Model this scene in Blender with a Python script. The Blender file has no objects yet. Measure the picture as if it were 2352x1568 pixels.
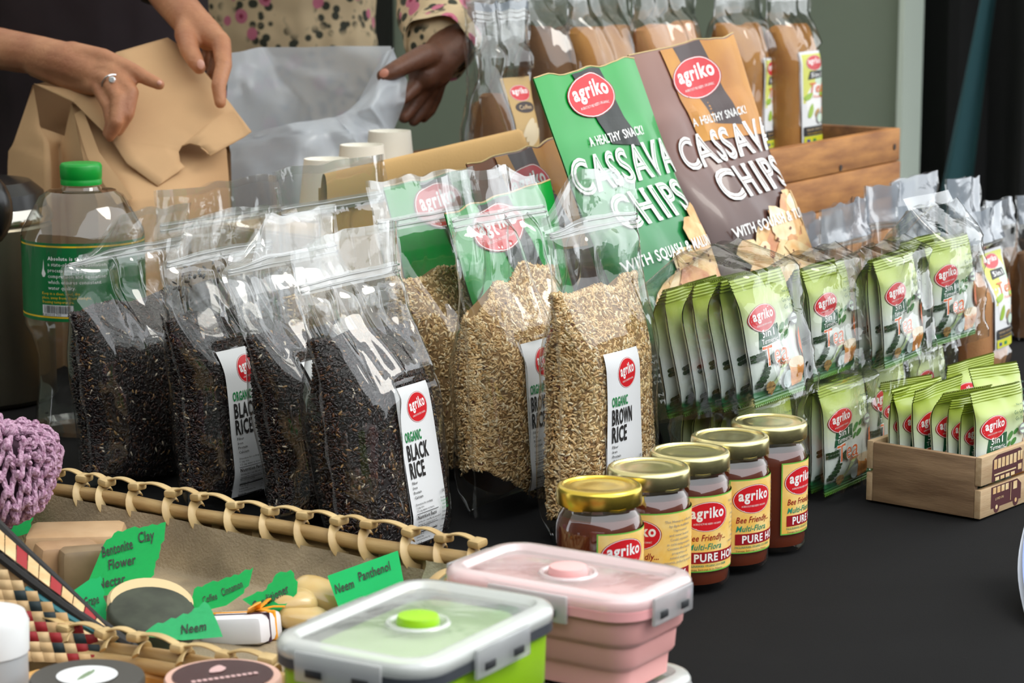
import bpy, bmesh, math, random
import numpy as np
from mathutils import Vector, Matrix, Euler
R = math.radians
PI = math.pi
SC = bpy.context.scene
COL = SC.collection

# ---------------------------------------------------------------- camera
# World axes: X runs along the table, Y across it to the sellers, Z up; the table top is z = 0.
FPX, PITCH, CAMH, AZ = 5600.0, R(10.0), 0.553, R(57.0)
FW = np.array([math.sin(AZ) * math.cos(PITCH), math.cos(AZ) * math.cos(PITCH), -math.sin(PITCH)])
RT = np.array([math.cos(AZ), -math.sin(AZ), 0.0])
UP = np.cross(RT, FW)
CAMP = np.array([0.0, 0.0, CAMH])
cam_data = bpy.data.cameras.new('camera')
cam = bpy.data.objects.new('camera', cam_data)
COL.objects.link(cam)
cam.matrix_world = Matrix(((RT[0], UP[0], -FW[0], 0), (RT[1], UP[1], -FW[1], 0), (RT[2], UP[2], -FW[2], CAMH), (0, 0, 0, 1)))
cam_data.sensor_width = 36.0
cam_data.lens = FPX / 2352.0 * 36.0
cam_data.clip_start = 0.05
cam_data.dof.use_dof = True
cam_data.dof.focus_distance = 2.18
cam_data.dof.aperture_fstop = 13.0
SC.camera = cam

# ---------------------------------------------------------------- light
world = bpy.data.worlds.new('overcast_sky')
SC.world = world
world.use_nodes = True
wn = world.node_tree.nodes
wl = world.node_tree.links
bg = wn['Background']
bg.inputs['Color'].default_value = (0.93, 0.97, 1.0, 1)
bg.inputs['Strength'].default_value = 2.4
sun_data = bpy.data.lights.new('hazy_sun', 'SUN')
sun_data.energy = 1.6
sun_data.angle = R(28)
sun_data.color = (1.0, 0.95, 0.87)
sun = bpy.data.objects.new('hazy_sun', sun_data)
COL.objects.link(sun)
# the light falls from the customers' side, high on the right of the camera
sun.rotation_euler = Vector((-0.28, 0.62, -0.86)).to_track_quat('-Z', 'Y').to_euler()
SC.view_settings.view_transform = 'Standard'
SC.view_settings.look = 'None'
SC.view_settings.exposure = 0.0
SC.view_settings.gamma = 1.0
SC.view_settings.use_curve_mapping = False
try:
    SC.cycles.transparent_max_bounces = 20
    SC.cycles.max_bounces = 7
    SC.cycles.diffuse_bounces = 3
    SC.cycles.use_adaptive_sampling = True
    SC.cycles.adaptive_threshold = 0.05
    SC.cycles.glossy_bounces = 3
    SC.cycles.transmission_bounces = 8
    SC.cycles.caustics_reflective = False
    SC.cycles.caustics_refractive = False
    SC.cycles.sample_clamp_indirect = 6.0
    SC.cycles.use_denoising = True
except Exception:
    pass

# ---------------------------------------------------------------- placing
def ray(px, py):
    return FW + (px - 1176.0) / FPX * RT - (py - 784.0) / FPX * UP
def W(px, py, z=0.0):
    """Where the sight line of a photo point meets the level z."""
    d = ray(px, py)
    return CAMP + d * ((z - CAMH) / d[2])
def WD(px, py, depth):
    return CAMP + ray(px, py) * depth
def proj(p):
    q = np.asarray(p, float) - CAMP
    d = q @ FW
    return 1176 + q @ RT / d * FPX, 784 - q @ UP / d * FPX, d

# ---------------------------------------------------------------- materials
MATS = {}
def srgb(r, g, b):
    return tuple((c / 12.92 if c <= 0.04045 else ((c + 0.055) / 1.055) ** 2.4) for c in (r / 255, g / 255, b / 255))
def mat(name, col=(.8, .8, .8), rough=.5, metal=0.0, noise=0.0, nscale=40.0, bump=0.0, bscale=120.0, col2=None,
        trans=0.0, coat=0.0, sss=0.0, spec=0.5, stretch=(1, 1, 1), sheen=0.0):
    """Principled material; optional noise between two colours and noise bump, in object space."""
    if name in MATS:
        return MATS[name]
    m = bpy.data.materials.new(name)
    m.use_nodes = True
    nt = m.node_tree
    N, L = nt.nodes, nt.links
    b = N['Principled BSDF']
    b.inputs['Base Color'].default_value = (*col, 1)
    b.inputs['Roughness'].default_value = rough
    b.inputs['Metallic'].default_value = metal
    b.inputs['Specular IOR Level'].default_value = spec
    b.inputs['Coat Weight'].default_value = coat
    b.inputs['Coat Roughness'].default_value = 0.08
    b.inputs['Sheen Weight'].default_value = sheen
    if trans:
        b.inputs['Transmission Weight'].default_value = trans
    if sss:
        b.inputs['Subsurface Weight'].default_value = sss
        b.inputs['Subsurface Radius'].default_value = (.01, .005, .003)
        b.inputs['Subsurface Scale'].default_value = 1.0
    if noise or col2 or bump:
        tc = N.new('ShaderNodeTexCoord')
        mp = N.new('ShaderNodeMapping')
        mp.inputs['Scale'].default_value = stretch
        L.new(tc.outputs['Object'], mp.inputs['Vector'])
    if noise or col2:
        nz = N.new('ShaderNodeTexNoise')
        nz.inputs['Scale'].default_value = nscale
        nz.inputs['Detail'].default_value = 5
        L.new(mp.outputs['Vector'], nz.inputs['Vector'])
        cr = N.new('ShaderNodeValToRGB')
        c2 = col2 if col2 else tuple(c * (1 - noise) for c in col)
        cr.color_ramp.elements[0].position = 0.32
        cr.color_ramp.elements[0].color = (*c2, 1)
        cr.color_ramp.elements[1].position = 0.68
        cr.color_ramp.elements[1].color = (*col, 1)
        L.new(nz.outputs['Fac'], cr.inputs['Fac'])
        L.new(cr.outputs['Color'], b.inputs['Base Color'])
    if bump:
        n2 = N.new('ShaderNodeTexNoise')
        n2.inputs['Scale'].default_value = bscale
        n2.inputs['Detail'].default_value = 4
        L.new(mp.outputs['Vector'], n2.inputs['Vector'])
        bp = N.new('ShaderNodeBump')
        bp.inputs['Strength'].default_value = bump
        bp.inputs['Distance'].default_value = 0.002
        L.new(n2.outputs['Fac'], bp.inputs['Height'])
        L.new(bp.outputs['Normal'], b.inputs['Normal'])
    MATS[name] = m
    return m
def film_mat(name, tint=(.97, .975, .97), gloss=1.0, rough=.07, haze=0.0, bump=.25, bscale=30.0, hazecol=(.85, .87, .86), back=.45):
    """Thin clear plastic: sees through, mirrors at a slant, a little milky."""
    if name in MATS:
        return MATS[name]
    m = bpy.data.materials.new(name)
    m.use_nodes = True
    N, L = m.node_tree.nodes, m.node_tree.links
    for n in list(N):
        N.remove(n)
    out = N.new('ShaderNodeOutputMaterial')
    tr = N.new('ShaderNodeBsdfTransparent')
    tr.inputs['Color'].default_value = (*tint, 1)
    gl = N.new('ShaderNodeBsdfGlossy')
    gl.inputs['Roughness'].default_value = rough
    fr = N.new('ShaderNodeLayerWeight')
    fr.inputs['Blend'].default_value = .5
    pw = N.new('ShaderNodeMath'); pw.operation = 'POWER'
    pw.inputs[1].default_value = 3.5
    L.new(fr.outputs['Facing'], pw.inputs[0])
    mu = N.new('ShaderNodeMath'); mu.operation = 'MULTIPLY_ADD'
    mu.inputs[1].default_value = 0.9
    mu.inputs[2].default_value = 0.12 * gloss
    mu.use_clamp = True
    L.new(pw.outputs[0], mu.inputs[0])
    mix = N.new('ShaderNodeMixShader')
    L.new(mu.outputs[0], mix.inputs[0])
    last = tr.outputs[0]
    if haze:
        df = N.new('ShaderNodeBsdfDiffuse')
        df.inputs['Color'].default_value = (*hazecol, 1)
        tl = N.new('ShaderNodeBsdfTranslucent')
        tl.inputs['Color'].default_value = (*hazecol, 1)
        md = N.new('ShaderNodeMixShader'); md.inputs[0].default_value = back
        L.new(df.outputs[0], md.inputs[1]); L.new(tl.outputs[0], md.inputs[2])
        mh = N.new('ShaderNodeMixShader'); mh.inputs[0].default_value = haze
        L.new(tr.outputs[0], mh.inputs[1]); L.new(md.outputs[0], mh.inputs[2])
        last = mh.outputs[0]
    L.new(last, mix.inputs[1])
    L.new(gl.outputs[0], mix.inputs[2])
    if bump:
        tc = N.new('ShaderNodeTexCoord')
        nz = N.new('ShaderNodeTexNoise')
        nz.inputs['Scale'].default_value = bscale
        nz.inputs['Detail'].default_value = 3
        nz.inputs['Roughness'].default_value = .45
        nz.inputs['Distortion'].default_value = .6
        L.new(tc.outputs['Object'], nz.inputs['Vector'])
        bp = N.new('ShaderNodeBump')
        bp.inputs['Strength'].default_value = bump
        bp.inputs['Distance'].default_value = 0.01
        L.new(nz.outputs['Fac'], bp.inputs['Height'])
        L.new(bp.outputs['Normal'], gl.inputs['Normal'])
        L.new(bp.outputs['Normal'], fr.inputs['Normal'])
    L.new(mix.outputs[0], out.inputs[0])
    MATS[name] = m
    return m
def island_mat(name, stops, rough=.4, spec=.5, bump=0.0):
    """Each loose piece of the mesh takes one colour from the ramp."""
    if name in MATS:
        return MATS[name]
    m = bpy.data.materials.new(name)
    m.use_nodes = True
    N, L = m.node_tree.nodes, m.node_tree.links
    b = N['Principled BSDF']
    b.inputs['Roughness'].default_value = rough
    b.inputs['Specular IOR Level'].default_value = spec
    g = N.new('ShaderNodeNewGeometry')
    cr = N.new('ShaderNodeValToRGB')
    cr.color_ramp.interpolation = 'CONSTANT' if len(stops) > 4 else 'LINEAR'
    while len(cr.color_ramp.elements) < len(stops):
        cr.color_ramp.elements.new(.5)
    for e, (p, c) in zip(cr.color_ramp.elements, stops):
        e.position = p
        e.color = (*c, 1)
    L.new(g.outputs['Random Per Island'], cr.inputs['Fac'])
    L.new(cr.outputs['Color'], b.inputs['Base Color'])
    MATS[name] = m
    return m
def uv_ramp_mat(name, stops, rough=.35, axis='Y', spec=.5, coat=0.0, noise=0.0):
    """Foil: print and painted-in light along the sheet's own height."""
    if name in MATS:
        return MATS[name]
    m = bpy.data.materials.new(name)
    m.use_nodes = True
    N, L = m.node_tree.nodes, m.node_tree.links
    b = N['Principled BSDF']
    b.inputs['Roughness'].default_value = rough
    b.inputs['Specular IOR Level'].default_value = spec
    b.inputs['Coat Weight'].default_value = coat
    tc = N.new('ShaderNodeTexCoord')
    sx = N.new('ShaderNodeSeparateXYZ')
    L.new(tc.outputs['UV'], sx.inputs[0])
    cr = N.new('ShaderNodeValToRGB')
    while len(cr.color_ramp.elements) < len(stops):
        cr.color_ramp.elements.new(.5)
    for e, (p, c) in zip(cr.color_ramp.elements, stops):
        e.position = p
        e.color = (*c, 1)
    L.new(sx.outputs[axis], cr.inputs['Fac'])
    L.new(cr.outputs['Color'], b.inputs['Base Color'])
    MATS[name] = m
    return m

# ---------------------------------------------------------------- mesh helpers
rng = np.random.default_rng(7)
def vnoise(x, y, seed=0):
    """Smooth value noise in -1..1 for arrays x, y."""
    x = np.asarray(x, float); y = np.asarray(y, float)
    xi = np.floor(x).astype(np.int64); yi = np.floor(y).astype(np.int64)
    fx = x - xi; fy = y - yi
    fx = fx * fx * (3 - 2 * fx); fy = fy * fy * (3 - 2 * fy)
    def h(a, b):
        n = (a * 374761393 + b * 668265263 + seed * 1442695041) & 0x7fffffff
        n = ((n ^ (n >> 13)) * 1274126177) & 0x7fffffff
        return ((n ^ (n >> 16)) & 0xffff) / 32767.5 - 1.0
    return ((h(xi, yi) * (1 - fx) + h(xi + 1, yi) * fx) * (1 - fy) +
            (h(xi, yi + 1) * (1 - fx) + h(xi + 1, yi + 1) * fx) * fy)
def fbm(x, y, seed=0, oct=3):
    s = 0; a = 1.0; t = 0
    for k in range(oct):
        s = s + a * vnoise(x * 2 ** k, y * 2 ** k, seed + 17 * k); t += a; a *= .5
    return s / t
def ridged(x, y, seed=0, oct=2):
    s = 0; a = 1.0; t = 0
    for k in range(oct):
        s = s + a * (1 - 2 * np.abs(vnoise(x * 2 ** k, y * 2 ** k, seed + 31 * k))); t += a; a *= .45
    return s / t
def facet(x, y, seed=0):
    """Piecewise flat relief over a jittered lattice, 0..1: the planes and sharp folds of stiff film."""
    x = np.asarray(x, float); y = np.asarray(y, float)
    x = x + .35 * vnoise(x * .9 + 7, y * .9, seed + 101); y = y + .35 * vnoise(x * .9, y * .9 + 5, seed + 202)
    xi = np.floor(x).astype(np.int64); yi = np.floor(y).astype(np.int64)
    fx = x - xi; fy = y - yi
    def h(a, b):
        n = (a * 374761393 + b * 668265263 + seed * 1442695041) & 0x7fffffff
        n = ((n ^ (n >> 13)) * 1274126177) & 0x7fffffff
        return ((n ^ (n >> 16)) & 0xffff) / 65535.0
    a, b, c, d = h(xi, yi), h(xi + 1, yi), h(xi, yi + 1), h(xi + 1, yi + 1)
    lo = a + (b - a) * fx + (d - b) * fy
    up = a + (d - c) * fx + (c - a) * fy
    return np.where(fx > fy, lo, up)
def sstep(a, b, x):
    t = np.clip((np.asarray(x, float) - a) / (b - a), 0, 1)
    return t * t * (3 - 2 * t)

class MB:
    """Collects faces; build() links them as one mesh object."""
    def __init__(self):
        self.v = []; self.f = []; self.m = []; self.uv = None; self.cur = 0
    def mat(self, i):
        self.cur = i; return self
    def add(self, verts, faces, mi=None):
        o = len(self.v)
        self.v.extend([tuple(map(float, p)) for p in verts])
        mi = self.cur if mi is None else mi
        for f in faces:
            self.f.append(tuple(int(i) + o for i in f)); self.m.append(mi)
        return o
    def box(self, c, s, rot=None, bev=0.0):
        hx, hy, hz = s[0] / 2, s[1] / 2, s[2] / 2
        if bev <= 0:
            vs = [(x, y, z) for x in (-hx, hx) for y in (-hy, hy) for z in (-hz, hz)]
            fs = [(0, 1, 3, 2), (4, 6, 7, 5), (0, 4, 5, 1), (2, 3, 7, 6), (0, 2, 6, 4), (1, 5, 7, 3)]
        else:
            b = min(bev, hx * .9, hy * .9, hz * .9)
            bm = bmesh.new()
            bmesh.ops.create_cube(bm, size=1.0)
            for v in bm.verts:
                v.co = Vector((v.co.x * 2 * hx, v.co.y * 2 * hy, v.co.z * 2 * hz))
            bmesh.ops.bevel(bm, geom=list(bm.edges), offset=b, segments=2, profile=.5, affect='EDGES')
            bm.verts.index_update()
            vs = [tuple(v.co) for v in bm.verts]
            fs = [tuple(v.index for v in f.verts) for f in bm.faces]
            bm.free()
        M = rot.to_matrix() if isinstance(rot, Euler) else (Euler(rot).to_matrix() if rot else None)
        if M:
            vs = [tuple(M @ Vector(p)) for p in vs]
        return self.add([(p[0] + c[0], p[1] + c[1], p[2] + c[2]) for p in vs], fs)
    def lathe(self, prof, n=32, c=(0, 0, 0), cap=True, wob=None):
        vs = []
        for j, (r, z) in enumerate(prof):
            for i in range(n):
                a = 2 * PI * i / n
                rr = r if wob is None else r * wob(a, z)
                vs.append((c[0] + rr * math.cos(a), c[1] + rr * math.sin(a), c[2] + z))
        fs = []
        for j in range(len(prof) - 1):
            for i in range(n):
                k = (i + 1) % n
                fs.append((j * n + i, j * n + k, (j + 1) * n + k, (j + 1) * n + i))
        if cap:
            fs.append(tuple(range(n - 1, -1, -1)))
            fs.append(tuple(range((len(prof) - 1) * n, len(prof) * n)))
        return self.add(vs, fs)
    def tube(self, pts, r, n=8, closed=False, flat=None, cap=True, up=(0, 0, 1)):
        """Round tube (r number or list); flat=(a,b) gives a strip of half-width a and half-thickness b."""
        P = [Vector(p) for p in pts]
        K = len(P)
        rs = r if isinstance(r, (list, tuple, np.ndarray)) else [r] * K
        T = []
        for i in range(K):
            a = P[(i - 1) % K] if closed or i else P[0]
            b = P[(i + 1) % K] if closed or i < K - 1 else P[-1]
            t = (b - a)
            T.append(t.normalized() if t.length > 1e-9 else Vector((0, 0, 1)))
        u = Vector(up)
        if abs(u.dot(T[0])) > .95:
            u = Vector((1, 0, 0)) if abs(T[0].x) < .9 else Vector((0, 1, 0))
        vs = []
        nn = (u - T[0] * u.dot(T[0])).normalized()
        for i in range(K):
            nn = nn - T[i] * nn.dot(T[i])
            nn = nn.normalized() if nn.length > 1e-6 else Vector((1, 0, 0))
            bb = T[i].cross(nn)
            for j in range(n):
                a = 2 * PI * (j + .5) / n
                if flat:
                    q = nn * (math.sin(a) * flat[1] * 1.3) + bb * (math.cos(a) * flat[0])
                    q *= rs[i] if isinstance(r, (list, tuple)) else 1
                else:
                    q = (nn * math.sin(a) + bb * math.cos(a)) * rs[i]
                vs.append(tuple(P[i] + q))
        fs = []
        for i in range(K if closed else K - 1):
            i2 = (i + 1) % K
            for j in range(n):
                k = (j + 1) % n
                fs.append((i * n + j, i2 * n + j, i2 * n + k, i * n + k))
        if cap and not closed:
            fs.append(tuple(range(n)))
            fs.append(tuple(range(K * n - 1, (K - 1) * n - 1, -1)))
        return self.add(vs, fs)
    def grid(self, fn, nu, nv, uvs=False):
        U, V = np.meshgrid(np.linspace(0, 1, nu + 1), np.linspace(0, 1, nv + 1))
        X = fn(U.ravel(), V.ravel())
        fs = []
        for j in range(nv):
            for i in range(nu):
                a = j * (nu + 1) + i
                fs.append((a, a + 1, a + nu + 2, a + nu + 1))
        o = self.add(np.asarray(X), fs)
        if uvs:
            if self.uv is None:
                self.uv = {}
            for k, (a, b) in enumerate(zip(U.ravel(), V.ravel())):
                self.uv[o + k] = (a, b)
        return o
    def ball(self, c, r, n=12, sc=(1, 1, 1)):
        prof = [(r * math.sin(PI * k / n) + 1e-5, -r * math.cos(PI * k / n)) for k in range(n + 1)]
        o = len(self.v)
        self.lathe(prof, n=n * 2 if n < 10 else 20)
        for i in range(o, len(self.v)):
            p = self.v[i]
            self.v[i] = (p[0] * sc[0] + c[0], p[1] * sc[1] + c[1], p[2] * sc[2] + c[2])
        return o
    def xform(self, M, start=0):
        for i in range(start, len(self.v)):
            self.v[i] = tuple(M @ Vector(self.v[i]))
        return self
    def mesh(self, name, mats, smooth=True, angle=40):
        me = bpy.data.meshes.new(name)
        me.from_pydata(self.v, [], self.f)
        for m in (mats if isinstance(mats, (list, tuple)) else [mats]):
            me.materials.append(m)
        if me.polygons:
            me.polygons.foreach_set('material_index', np.array(self.m, dtype=np.int32))
            if smooth:
                me.polygons.foreach_set('use_smooth', np.ones(len(self.f), dtype=bool))
        if self.uv is not None:
            lay = me.uv_layers.new(name='UVMap')
            li = np.empty(len(me.loops), dtype=np.int32)
            me.loops.foreach_get('vertex_index', li)
            arr = np.zeros((len(self.v), 2))
            for k, q in self.uv.items():
                arr[k] = q
            lay.data.foreach_set('uv', arr[li].ravel())
        me.update()
        if smooth and angle:
            try:
                me.set_sharp_from_angle(angle=R(angle))
            except Exception:
                pass
        return me
    def build(self, name, mats, parent=None, smooth=True, angle=40, **kw):
        return link(name, self.mesh(name, mats, smooth, angle), parent, **kw)
def link(name, me, parent=None, loc=None, rot=None, **props):
    o = bpy.data.objects.new(name, me)
    COL.objects.link(o)
    if parent is not None:
        o.parent = parent
    if loc is not None:
        o.location = tuple(loc)
    if rot is not None:
        o.rotation_euler = rot
    for k, v in props.items():
        o[k] = v
    return o
def tag(o, label, cat, group=None, kind=None):
    o['label'] = label
    o['category'] = cat
    if group:
        o['group'] = group
    if kind:
        o['kind'] = kind
    return o
def thing(name, label, cat, loc=(0, 0, 0), rot=(0, 0, 0), group=None):
    o = bpy.data.objects.new(name, None)
    COL.objects.link(o)
    o.empty_display_size = .02
    o.location = tuple(loc)
    o.rotation_euler = rot
    return tag(o, label, cat, group)
def copy_thing(src, label, loc=None, rot=None, group=None, scale=None):
    """A copy of a thing with copies of its parts and sub-parts; mesh data is shared."""
    r = src.copy(); COL.objects.link(r)
    r['label'] = label
    if group: r['group'] = group
    if loc is not None: r.location = tuple(loc)
    if rot is not None: r.rotation_euler = rot
    if scale is not None: r.scale = scale
    for ch in KIDS(src):
        c = ch.copy(); COL.objects.link(c); c.parent = r
        for g in KIDS(ch):
            d = g.copy(); COL.objects.link(d); d.parent = c
    return r
def KIDS(o):
    return [c for c in bpy.data.objects if c.parent == o]
def structure(o):
    o['kind'] = 'structure'
    return o

# ---------------------------------------------------------------- print: flat lettering and shapes on a surface
_TX = {}
def text2d(s, off=0.0, shear=0.0, res=2):
    key = (s, off, shear, res)
    if key not in _TX:
        cu = bpy.data.curves.new('lettering', 'FONT')
        cu.body = s; cu.size = 1.0; cu.offset = off; cu.shear = shear
        cu.space_character = 1.0 + max(0.0, off) * 4.5
        cu.resolution_u = res; cu.dimensions = '2D'; cu.fill_mode = 'FRONT'
        ob = bpy.data.objects.new('lettering', cu)
        me = ob.to_mesh()
        v = np.empty(len(me.vertices) * 3); me.vertices.foreach_get('co', v)
        fs = [tuple(p.vertices) for p in me.polygons]
        _TX[key] = (v.reshape(-1, 3)[:, :2].copy(), fs)
        ob.to_mesh_clear()
        bpy.data.objects.remove(ob); bpy.data.curves.remove(cu)
    return _TX[key]
def refine(pts, fs, maxlen):
    """Cut ink shapes into triangles small enough to follow a bent surface."""
    T = np.array([(f[0], f[k], f[k + 1]) for f in fs for k in range(1, len(f) - 1)], dtype=np.int64)
    P = np.asarray(pts, float)
    for _ in range(10):
        A = P[T]
        E = np.linalg.norm(A - np.roll(A, -1, axis=1), axis=2)
        k = E.argmax(1)
        bad = E.max(1) > maxlen
        if not bad.any():
            break
        B = T[bad]; kb = k[bad]; r = np.arange(len(B))
        i0, i1, i2 = B[r, kb], B[r, (kb + 1) % 3], B[r, (kb + 2) % 3]
        key = np.minimum(i0, i1) * (len(P) + 1) + np.maximum(i0, i1)
        uq, inv = np.unique(key, return_inverse=True)
        first = np.zeros(len(uq), dtype=np.int64); first[inv] = r
        mid = (P[i0[first]] + P[i1[first]]) / 2
        m = len(P) + inv
        P = np.concatenate([P, mid])
        T = np.concatenate([T[~bad], np.stack([i0, m, i2], 1), np.stack([m, i1, i2], 1)])
    return P, [tuple(t) for t in T]
class Print:
    """Ink shapes in sheet coordinates (metres), later laid on any surface by a map (u, v, lift) -> point."""
    def __init__(self):
        self.items = []; self.mats = []; self.lay = 0
    def _mi(self, m):
        if m not in self.mats: self.mats.append(m)
        return self.mats.index(m)
    def shape(self, pts, faces, m):
        self.lay += 1
        self.items.append((np.asarray(pts, float), faces, self._mi(m), self.lay))
    def rect(self, x0, y0, x1, y1, m, n=1, nv=1):
        U, V = np.meshgrid(np.linspace(x0, x1, n + 1), np.linspace(y0, y1, nv + 1))
        fs = [(j * (n + 1) + i, j * (n + 1) + i + 1, (j + 1) * (n + 1) + i + 1, (j + 1) * (n + 1) + i) for j in range(nv) for i in range(n)]
        self.shape(np.stack([U.ravel(), V.ravel()], 1), fs, m)
    def poly(self, pts, m):
        self.shape(pts, [tuple(range(len(pts)))], m)
    def quadgrid(self, a, b, c, d, m, n=6, nv=6):
        a, b, c, d = map(np.array, (a, b, c, d))
        U, V = np.meshgrid(np.linspace(0, 1, n + 1), np.linspace(0, 1, nv + 1))
        U = U.ravel()[:, None]; V = V.ravel()[:, None]
        P = (a * (1 - U) + b * U) * (1 - V) + (d * (1 - U) + c * U) * V
        fs = [(j * (n + 1) + i, j * (n + 1) + i + 1, (j + 1) * (n + 1) + i + 1, (j + 1) * (n + 1) + i) for j in range(nv) for i in range(n)]
        self.shape(P, fs, m)
    def ellipse(self, cx, cy, rx, ry, m, n=28, rings=4, rot=0.0, wob=0.0, seed=0):
        pts = [(0, 0)]; fs = []
        for k in range(1, rings + 1):
            for i in range(n):
                a = 2 * PI * i / n
                q = 1 + wob * math.sin(3 * a + seed) + wob * .6 * math.sin(5 * a + 2 * seed)
                pts.append((rx * k / rings * math.cos(a) * q, ry * k / rings * math.sin(a) * q))
        for i in range(n):
            fs.append((0, 1 + i, 1 + (i + 1) % n))
        for k in range(1, rings):
            o, p = 1 + (k - 1) * n, 1 + k * n
            for i in range(n):
                j = (i + 1) % n
                fs.append((o + i, p + i, p + j, o + j))
        P = np.array(pts); c, s = math.cos(rot), math.sin(rot)
        P = np.stack([P[:, 0] * c - P[:, 1] * s + cx, P[:, 0] * s + P[:, 1] * c + cy], 1)
        self.shape(P, fs, m)
    def text(self, s, x, y, size, m, align='l', bold=0.0, shear=0.0, xs=1.0, rot=0.0, width=None, res=2):
        v, fs = text2d(s, bold, shear, res)
        if not len(v): return
        v = v.copy()
        x0, x1 = v[:, 0].min(), v[:, 0].max()
        if width: xs = width / ((x1 - x0) * size)
        v[:, 0] = (v[:, 0] - (x0 if align == 'l' else (x0 + x1) / 2 if align == 'c' else x1)) * xs
        v *= size
        c, sn = math.cos(rot), math.sin(rot)
        self.shape(np.stack([v[:, 0] * c - v[:, 1] * sn + x, v[:, 0] * sn + v[:, 1] * c + y], 1), fs, m)
    def mesh(self, name, fmap, lift=0.00025, dl=0.00006, maxlen=None):
        mb = MB()
        for pts, fs, mi, lay in self.items:
            if maxlen and len(pts):
                pts, fs = refine(pts, fs, maxlen)
            P = fmap(pts[:, 0], pts[:, 1], lift + dl * lay)
            mb.add(P, fs, mi)
        return mb.mesh(name, self.mats, smooth=False)
    def build(self, name, fmap, parent=None, lift=0.00025, dl=0.00006, maxlen=None, **kw):
        return link(name, self.mesh(name, fmap, lift, dl, maxlen), parent, **kw)
def flatmap(u, v, h):
    """Sheet standing in the local XZ plane, facing -Y."""
    return np.stack([u, np.full_like(u, -1.0) * h, v], 1)
INK = dict(
    red=mat('ink_red', srgb(206, 28, 38), .35), dred=mat('ink_dark_red', srgb(150, 20, 30), .4),
    white=mat('ink_white', (.86, .86, .85), .4), black=mat('ink_black', (.016, .014, .014), .5),
    green=mat('ink_green', srgb(20, 130, 66), .4), dgreen=mat('ink_bottle_green', srgb(12, 84, 50), .4),
    leaf=mat('ink_leaf', srgb(34, 70, 28), .4, col2=srgb(20, 40, 18), nscale=300), lime=mat('ink_lime', srgb(150, 186, 40), .4),
    yellow=mat('ink_yellow', srgb(242, 196, 40), .4), orange=mat('ink_orange', srgb(226, 108, 44), .4),
    tea=mat('ink_tea', srgb(214, 116, 36), .4, col2=srgb(240, 170, 90), nscale=120), grey=mat('ink_grey', (.25, .25, .26), .5),
    lgrey=mat('ink_light_grey', (.55, .57, .58), .5), root=mat('ink_root', srgb(196, 160, 92), .5, col2=srgb(150, 110, 60), nscale=200),
    cream=mat('ink_cream', srgb(232, 212, 168), .45, col2=srgb(212, 168, 112), nscale=70), maroon=mat('ink_maroon', srgb(78, 34, 38), .6),
    paper=mat('label_paper', srgb(226, 228, 230), .45), teal=mat('ink_teal', srgb(40, 140, 110), .4), mint=mat('ink_mint', srgb(206, 226, 206), .4),
    salmon=mat('ink_salmon', srgb(224, 150, 116), .45, col2=srgb(200, 110, 80), nscale=90))
def logo(P, cx, cy, rx, ry, rim=None, rot=0.0, small=True):
    """Red oval badge with its white word; the little figure on top of it is left out."""
    P.ellipse(cx, cy, rx * 1.07, ry * 1.07, rim or INK['dred'], rot=rot)
    P.ellipse(cx, cy, rx * 1.03, ry * 1.04, INK['white'], rot=rot)
    P.ellipse(cx, cy, rx, ry, INK['red'], rot=rot)
    c, s = math.cos(rot), math.sin(rot)
    def at(x, y): return cx + x * c - y * s, cy + x * s + y * c
    x, y = at(-rx * .80, -ry * .06)
    P.text('agriko', x, y, ry * 1.05, INK['white'], bold=.032, width=rx * 1.62, rot=rot, res=3)
    if small:
        x, y = at(-rx * .66, -ry * .56)
        P.text('AGRICULTURE KEEPS ORGANIC', x, y, ry * .19, INK['white'], width=rx * 1.32, rot=rot, res=1)
# ================================================================ setting
FLOOR_Z = -0.76
mb = MB(); mb.grid(lambda u, v: np.stack([-5 + u * 16, -7.2 + v * 14, np.full_like(u, FLOOR_Z)], 1), 2, 2)
structure(mb.build('floor', mat('floor_concrete', srgb(78, 76, 72), .7, noise=.25, nscale=3, bump=.2)))
# end wall of the stall: grey-green panel, pale jamb, then a dark doorway hung with cloth
WT = 5.0
def wall_panel(name, u0, u1, z0, z1, m, t=WT, th=.08):
    b = MB(); b.box((t + th / 2, (u0 + u1) / 2, (z0 + z1) / 2), (th, u1 - u0, z1 - z0))
    return structure(b.build(name, m, smooth=False))
wall_panel('wall_back', 2.2185, 7.5, FLOOR_Z, 2.6, mat('wall_grey_green', srgb(146, 158, 140), .75, noise=.06, nscale=4))
wall_panel('trim_1', 2.205, 2.218, FLOOR_Z, 2.6, mat('jamb_pale_green', srgb(226, 238, 224), .55), t=WT - .03, th=.105)
wall_panel('wall_right', .9, 3.0, FLOOR_Z, 2.6, mat('dark_panel', srgb(38, 38, 38), .8), t=WT + .55)
# the stall's back screen behind the sellers
b = MB(); b.box((2.4, 4.6, .92), (5.3, .08, 3.36))
structure(b.build('wall_left', mat('wall_grey_green'), smooth=False))
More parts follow.
